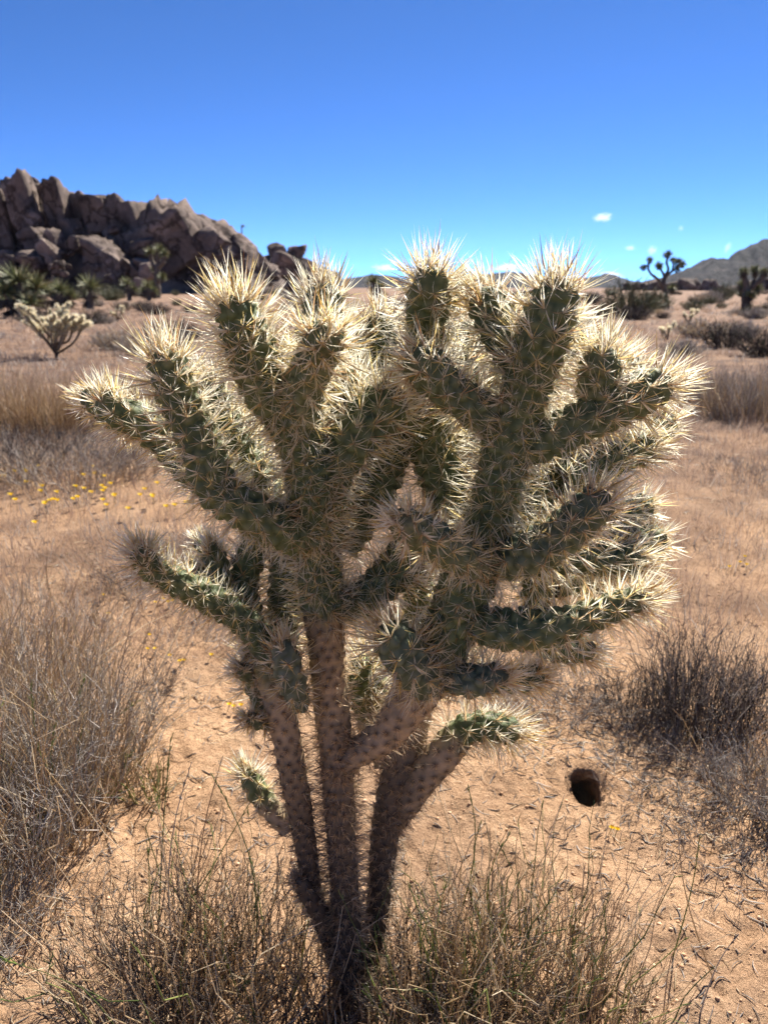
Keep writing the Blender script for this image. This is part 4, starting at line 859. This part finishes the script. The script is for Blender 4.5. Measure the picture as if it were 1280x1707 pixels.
limb_tree('joshua_tree', 45, [('trunk', [(1112, 519, 0, 7), (1110, 495, 0, 6), (1106, 472, 0, 5.5), (1110, 458, 0, 4.5), (1114, 448, 0, 3.5), (1111, 438, 0, 3), (1113, 426, 0, 3)]),
    ('limb', [(1106, 478, 0, 5), (1096, 465, -0.2, 4), (1085, 456, -0.3, 3.2), (1080, 446, -0.3, 2.8), (1082, 436, -0.3, 2.8)]), ('limb', [(1082, 444, -0.3, 2.5), (1076, 442, -0.4, 2.2), (1072, 444, -0.4, 2)]),
    ('limb', [(1108, 460, 0, 4), (1102, 450, 0.2, 3), (1098, 444, 0.3, 3)]), ('limb', [(1110, 460, 0, 4), (1120, 452, -0.2, 3), (1128, 446, -0.3, 3), (1130, 440, -0.3, 3)]), ('limb', [(1124, 450, -0.2, 2.5), (1134, 444, 0.1, 2.4), (1137, 441, 0.2, 2.4)]),
    ('limb', [(1120, 452, -0.1, 2.5), (1122, 442, 0.3, 2.4), (1121, 436, 0.3, 2.4)]), ('limb', [(1108, 490, 0.1, 4), (1116, 484, 0.3, 3), (1120, 480, 0.4, 3)])],
    [(1113, 424, 0, 8), (1082, 434, -0.3, 6.5), (1072, 446, -0.4, 6), (1098, 443, 0.3, 8), (1130, 437, -0.3, 8), (1138, 441, 0.2, 7), (1122, 433, 0.3, 6), (1128, 449, -0.4, 7), (1120, 480, 0.4, 9)],
    'branching joshua tree with clustered dark leaf heads standing against the sky', 'joshua tree', 'joshua trees', 61, 1.22, 0.016, 0.55, thin=0.62)
limb_tree('joshua_tree', 40, [('trunk', [(1243, 520, 0, 10), (1243, 495, 0, 9), (1244, 478, 0, 7), (1241, 462, 0, 5), (1240, 452, 0, 5)]), ('limb', [(1245, 485, 0, 6), (1256, 472, 0.2, 5), (1259, 452, 0.2, 5)]), ('limb', [(1252, 480, 0, 5), (1268, 464, -0.2, 4.5), (1274, 452, -0.2, 4.5)])],
    [(1240, 453, 0, 10), (1259, 449, 0.2, 10), (1274, 453, -0.2, 10), (1238, 474, 0.2, 12), (1262, 480, 0.2, 11), (1250, 492, -0.3, 12)],
    'stout dark shaggy joshua tree with three raised heads by the tan boulders', 'joshua tree', 'joshua trees', 62, 1.05, 0.02, 0.9, thin=0.8)
limb_tree('joshua_tree', 95, [('trunk', [(262, 484, 0, 5), (262, 462, 0, 4.5), (263, 440, 0, 4), (264, 422, 0, 4)]), ('limb', [(262, 450, 0, 4), (254, 436, 0.4, 3.5), (250, 424, 0.4, 3)]), ('limb', [(263, 446, 0, 4), (272, 436, -0.4, 3.5), (274, 426, -0.4, 3)])],
    [(265, 416, 0, 14), (250, 420, 0.4, 12), (274, 424, -0.4, 11), (258, 450, 0.5, 11), (270, 462, -0.5, 11), (256, 475, 0.3, 11)],
    'lone joshua tree with a bushy olive head against the rock ridge', 'joshua tree', 'joshua trees', 63, 1.0, 0.035)
limb_tree('joshua_tree', 210, [('trunk', [(402, 389, 0, 1.2), (403, 383, 0, 1.0), (405, 378, 0, 1.0)])], [(405, 377, 0, 4)], 'tiny plant silhouetted on the descending crest of the ridge', 'joshua tree', 'joshua trees', 64, 1.0, 0.06, 0, nleaf=60)
YG = 'mojave yuccas below the ridge'
for j, (x, y, Y, hs, label) in enumerate([
    (36, 528, 33, [(30, 470, 0, 40), (60, 480, 0.4, 34), (8, 486, -0.4, 34), (50, 505, -0.4, 26), (14, 508, 0.2, 26)], 'largest spiky green yucca below the jagged ridge'),
    (150, 506, 46, [(150, 478, 0, 27), (146, 496, 0.2, 20)], 'single dark yucca on a short trunk behind the pale cholla'),
    (100, 506, 46, [(100, 484, 0, 24), (84, 492, 0.3, 22), (116, 494, 0.4, 20)], 'olive yucca cluster between the largest yucca and the single dark one'),
    (215, 494, 75, [(212, 474, 0, 16), (222, 484, 0.3, 12)], 'small yucca beside the lone joshua tree'),
    (248, 494, 75, [(246, 478, 0, 16), (256, 486, 0.3, 12), (240, 486, 0.3, 12)], 'low yucca clump at the foot of the lone joshua tree'),
    (625, 492, 70, [(622, 470, 0, 18), (632, 478, 0.3, 14)], 'dark yucca seen between the cactus heads')]):
    limb_tree('yucca_plant', Y, [('trunk', [(x, y, 0, 8 * 33 / Y), (x, y - 18 * 33 / Y, 0, 8 * 33 / Y), (hs[0][0], hs[0][1], 0, 6 * 33 / Y)])] + [('limb', [(x, y - 6, 0, 5), (hx, hy, dz, 4)]) for hx, hy, dz, r in hs[1:]], hs, label, 'yucca', YG, 70 + j, 1.0, 0.022, 0.75, -0.25, 150)

# ------------------------------------------------------------------ small chollas in the distance
def small_cholla(px, py, hpx, wpx, label, seed, n=16):
    rs = np.random.default_rng(seed); g = G(px, py); b = np.array([g[0], g[1], float(gh(g[0], g[1]))])
    k = depth_of(b) / F; H = hpx * k; W = wpx * k / 2
    root = empty('cholla_cactus', b, label, 'cactus', 'chollas')
    r0 = 0.022
    P = [[b[0], b[1], b[2] - 0.02, 0.035, 2], [b[0] + 0.01, b[1], b[2] + 0.25 * H, 0.03, 1.8], [b[0], b[1] + 0.02, b[2] + 0.5 * H, 0.026, 1.2], [b[0] - 0.02, b[1], b[2] + 0.8 * H, r0, 0]]
    a, s_ = stem(P, True, 0.2, 0.02, 10, 0.8, 0.7, 900 + seed, 0.034, b); t = link('trunk', a, root); tag(link('spines', s_, t), kind='stuff')
    q_ = 0
    def add(pts, spn=0.4):
        nonlocal q_
        q_ += 1
        a, s_ = stem(pts, True, 2.0, 0.02, 10, 1.0, spn, 900 + seed * 97 + q_, 0.046, b, 3.0); o = link('branch', a, root); tag(link('spines', s_, o), kind='stuff')
    nl = max(4, n // 3)
    for j in range(nl):
        an = j * 2 * math.pi / nl + rs.normal(0, 0.35); out = W * rs.uniform(0.35, 0.9); zt = H * rs.uniform(0.5, 0.9)
        e = np.array([math.cos(an) * out, math.sin(an) * out, zt]); m = np.array([e[0] * rs.uniform(0.35, 0.6), e[1] * rs.uniform(0.35, 0.6), zt * rs.uniform(0.3, 0.55)]) + rs.normal(0, 0.03, 3)
        z0 = rs.uniform(0.05, 0.3) * H
        add([[*(b + [0, 0, z0]), 0.03, 1.7], [*(b + m), 0.024, 1.3], [*(b + e * 0.85 + rs.normal(0, 0.03, 3)), 0.03, 0.3], [*(b + e), 0.03, 0]])
        for k2 in range(4 + int(n > 12) * 3):
            f = rs.uniform(0.35, 1.0); p = m * (1 - f) + e * f if f < 0.95 else e * 0.95
            l = rs.uniform(0.10, 0.22) * H / 1.1; a2 = an + rs.normal(0, 1.2); d = np.array([math.cos(a2) * 0.8, math.sin(a2) * 0.8, rs.uniform(0.1, 1.0)]); d /= np.linalg.norm(d)
            add([[*(b + p), 0.024, 0.4], [*(b + p + d * l * 0.5), 0.032, 0], [*(b + p + d * l + np.array([0, 0, 0.2 * l])), 0.031, 0]], 0.5)
small_cholla(94, 592, 98, 116, 'pale-tipped small cholla on the plain in front of the yuccas', 1, 38)
small_cholla(1150, 538, 26, 40, 'small cream-tipped cholla near the foot of the branching joshua tree', 2, 8)
small_cholla(1112, 566, 30, 60, 'low wide cholla on the plain just past the right cactus tips', 3, 9)
small_cholla(196, 535, 26, 34, 'tiny cream-topped cholla on the grass behind the pale-tipped one', 4, 7)

# ------------------------------------------------------------------ shrubs dotted over the plain
def bush_mesh(seed, pal, h=0.6, w=0.6, n=150, leaf=False):
    rs = np.random.default_rng(seed); K = 4
    a = rs.uniform(0, 2 * np.pi, n); q = rs.random(n) ** 0.5; hh = h * (1 - 0.45 * q ** 2) * rs.uniform(0.6, 1.05, n); t = np.linspace(0, 1, K)
    P = np.zeros((n, K, 3)); P[..., 0] = (np.cos(a) * q * w)[:, None] * (0.25 + 0.75 * t ** 0.8); P[..., 1] = (np.sin(a) * q * w)[:, None] * (0.25 + 0.75 * t ** 0.8); P[..., 2] = hh[:, None] * t - 0.02
    P[:, 1:] += rs.normal(0, 0.03, (n, K - 1, 3)); Rd = 0.008 * rs.uniform(0.6, 1.2, (n, 1)) * np.linspace(1, 0.5, K)
    M_ = Mix(); M_.tube(P, Rd, pick(rs, pal, n, 0.3)); c, r = side_twigs(rs, P, n * 4, 0.18, 0.008, 3); M_.tube(c, r, pick(rs, pal, len(c), 0.3))
    return M_.mesh('twigs', M_LEAF if leaf else M_TWIG)
OLIVE = [(0.10, 0.115, 0.05), (0.14, 0.145, 0.07), (0.08, 0.085, 0.045), (0.20, 0.17, 0.10)]
KINDS = {'grey': [bush_mesh(1, GREY), bush_mesh(2, GREY + STRAW[2:], 0.5)], 'olive': [bush_mesh(3, OLIVE, 0.9, 0.7, 170, True), bush_mesh(4, OLIVE + DARK, 0.8, 0.7, 170, True)], 'dark': [bush_mesh(5, DARK + OLIVE[2:3], 0.7, 0.7), bush_mesh(6, DARK + GREY[2:3], 0.6, 0.65)], 'straw': [bush_mesh(7, STRAW, 0.45, 0.5), bush_mesh(8, STRAW + GREY, 0.4, 0.5)]}
def bush(kind, x, y, s, label, group, rs):
    o = bpy.data.objects.new('desert_shrub', KINDS[kind][rs.integers(2)]); COL.objects.link(o)
    o.location = (x, y, float(gh(x, y)) - 0.01); o.scale = (s * rs.uniform(0.9, 1.2), s * rs.uniform(0.9, 1.2), s * rs.uniform(0.8, 1.1)); o.rotation_euler = (0, 0, rs.uniform(0, 6.28))
    tag(o, label, 'shrub', group)
rsb = np.random.default_rng(31)
for (k, x, y, s, label) in [('grey', 190, 580, 0.95, 'grey shrub under the tiny cream-topped cholla'), ('grey', 240, 588, 1.1, 'wide grey shrub behind the pale-tipped small cholla'), ('dark', 285, 575, 1.0, 'dark grey shrub on the plain left of the cactus heads'),
      ('olive', 1052, 528, 2.2, 'large green creosote bush beside the rightmost cactus head'), ('olive', 1085, 520, 1.5, 'green bush at the foot of the branching joshua tree'), ('dark', 1205, 578, 0.75, 'small dark shrub on the open plain to the right'), ('dark', 1272, 592, 0.8, 'dark round shrub at the edge of the open plain'),
      ('grey', 1240, 562, 0.9, 'grey shrub between the two dark shrubs on the plain'), ('straw', 1165, 562, 1.3, 'straw-coloured low mound past the low wide cholla'), ('dark', 1204, 556, 0.8, 'dark upright shrub behind the straw-coloured mound'), ('grey', 1140, 590, 0.7, 'pale grey shrub in front of the low wide cholla')]:
    g = G(x, y); bush(k, g[0], g[1], s, label, 'shrubs on the plain', rsb)
for j in range(150):
    Y = 26 * (160 / 26) ** rsb.random(); X = rsb.uniform(-0.56, 0.58) * Y
    left = X < -0.08 * Y
    k = ['grey', 'straw', 'dark', 'olive'][rsb.choice(4, p=[0.34, 0.3, 0.18, 0.18] if Y < 70 else [0.2, 0.12, 0.33, 0.35])]
    bush(k, X, Y, rsb.uniform(0.5, 1.2) if Y < 60 else rsb.uniform(1.0, 2.2), {'grey': 'low twiggy grey shrub', 'straw': 'low straw-coloured shrub', 'dark': 'low blackish shrub', 'olive': 'low olive-green shrub'}[k] + (' on the far plain below the granite ridge' if X < -0.12 * Y else ' on the far plain below the dark mountain' if X > 0.2 * Y else ' on the far plain straight behind the cactus'), 'far shrubs on the plain', rsb)

# ------------------------------------------------------------------ clouds low over the mountains
def cloud_material(name):
    m, nt, N, L, b = new_mat(name); N.remove(b)
    tc = N.new('ShaderNodeTexCoord'); ob = tc.outputs['Object']
    ln = N.new('ShaderNodeVectorMath'); ln.operation = 'LENGTH'; L.new(ob, ln.inputs[0])
    oi = N.new('ShaderNodeObjectInfo'); av = N.new('ShaderNodeVectorMath'); av.operation = 'ADD'; L.new(ob, av.inputs[0]); L.new(oi.outputs['Location'], av.inputs[1])
    n = noise(N, L, av.outputs[0], 2.4, 6, 0.65)
    s = N.new('ShaderNodeMath'); s.operation = 'MULTIPLY_ADD'; L.new(n.outputs[0], s.inputs[0]); s.inputs[1].default_value = 2.6
    f = N.new('ShaderNodeMath'); f.operation = 'MULTIPLY_ADD'; L.new(ln.outputs['Value'], f.inputs[0]); f.inputs[1].default_value = -1.3; f.inputs[2].default_value = -0.45
    L.new(f.outputs[0], s.inputs[2])
    c = N.new('ShaderNodeMath'); c.operation = 'MULTIPLY'; c.use_clamp = False; L.new(s.outputs[0], c.inputs[0]); c.inputs[1].default_value = 0.016
    mx = N.new('ShaderNodeMath'); mx.operation = 'MAXIMUM'; L.new(c.outputs[0], mx.inputs[0]); mx.inputs[1].default_value = 0
    v = N.new('ShaderNodeVolumePrincipled'); v.inputs['Color'].default_value = (1, 1, 1, 1); v.inputs['Anisotropy'].default_value = 0.35
    L.new(mx.outputs[0], v.inputs['Density']); L.new(v.outputs[0], N['Material Output'].inputs['Volume'])
    return m
M_CLOUD = cloud_material('cloud_vapour')
import bmesh
bm = bmesh.new(); bmesh.ops.create_icosphere(bm, subdivisions=3, radius=1.0); cm = bpy.data.meshes.new('cloud'); bm.to_mesh(cm); bm.free(); cm.materials.append(M_CLOUD)
for (x, y, w, h, rot, label) in [(1004, 362, 30, 13, -8, 'highest wispy white cloud over the cactus heads'), (1087, 417, 14, 16, 30, 'small round white puff above the branching joshua tree'), (1213, 412, 10, 18, 24, 'upright white puff over the mountain shoulder'), (1050, 413, 16, 8, 0, 'faint thin cloud beside the small round puff'), (1135, 380, 8, 9, 30, 'faintest tiny cloud speck over the mountain'), (845, 446, 52, 12, 0, 'long white cloud bank low behind the cactus heads'), (1020, 458, 40, 10, 12, 'white cloud bank resting on the hill saddle'), (640, 446, 34, 12, 0, 'thin white cloud low between the cactus heads')]:
    Y = 9000; p = at(x, y, Y); o = bpy.data.objects.new('cloud', cm); COL.objects.link(o)
    o.location = [float(c) for c in p]; o.scale = (w * 0.8 * Y / F, 0.55 * w * Y / F, h * 0.75 * Y / F); o.rotation_euler = (0, R(rot), 0)
    tag(o, label, 'cloud', 'small clouds')

# ------------------------------------------------------------------ the air
def haze():
    hb = bmesh.new(); bmesh.ops.create_cube(hb, size=1.0); me = bpy.data.meshes.new('haze'); hb.to_mesh(me); hb.free()
    m, nt, N, L, b = new_mat('clear_air'); N.remove(b)
    v = N.new('ShaderNodeVolumePrincipled'); v.inputs['Color'].default_value = (0.72, 0.84, 1.0, 1); v.inputs['Density'].default_value = 1.2e-5; v.inputs['Anisotropy'].default_value = 0.3
    L.new(v.outputs[0], N['Material Output'].inputs['Volume']); me.materials.append(m)
    o = bpy.data.objects.new('haze', me); COL.objects.link(o); o.location = (0, 0, 219); o.scale = (17000, 17000, 442); tag(o, kind='stuff')
haze()
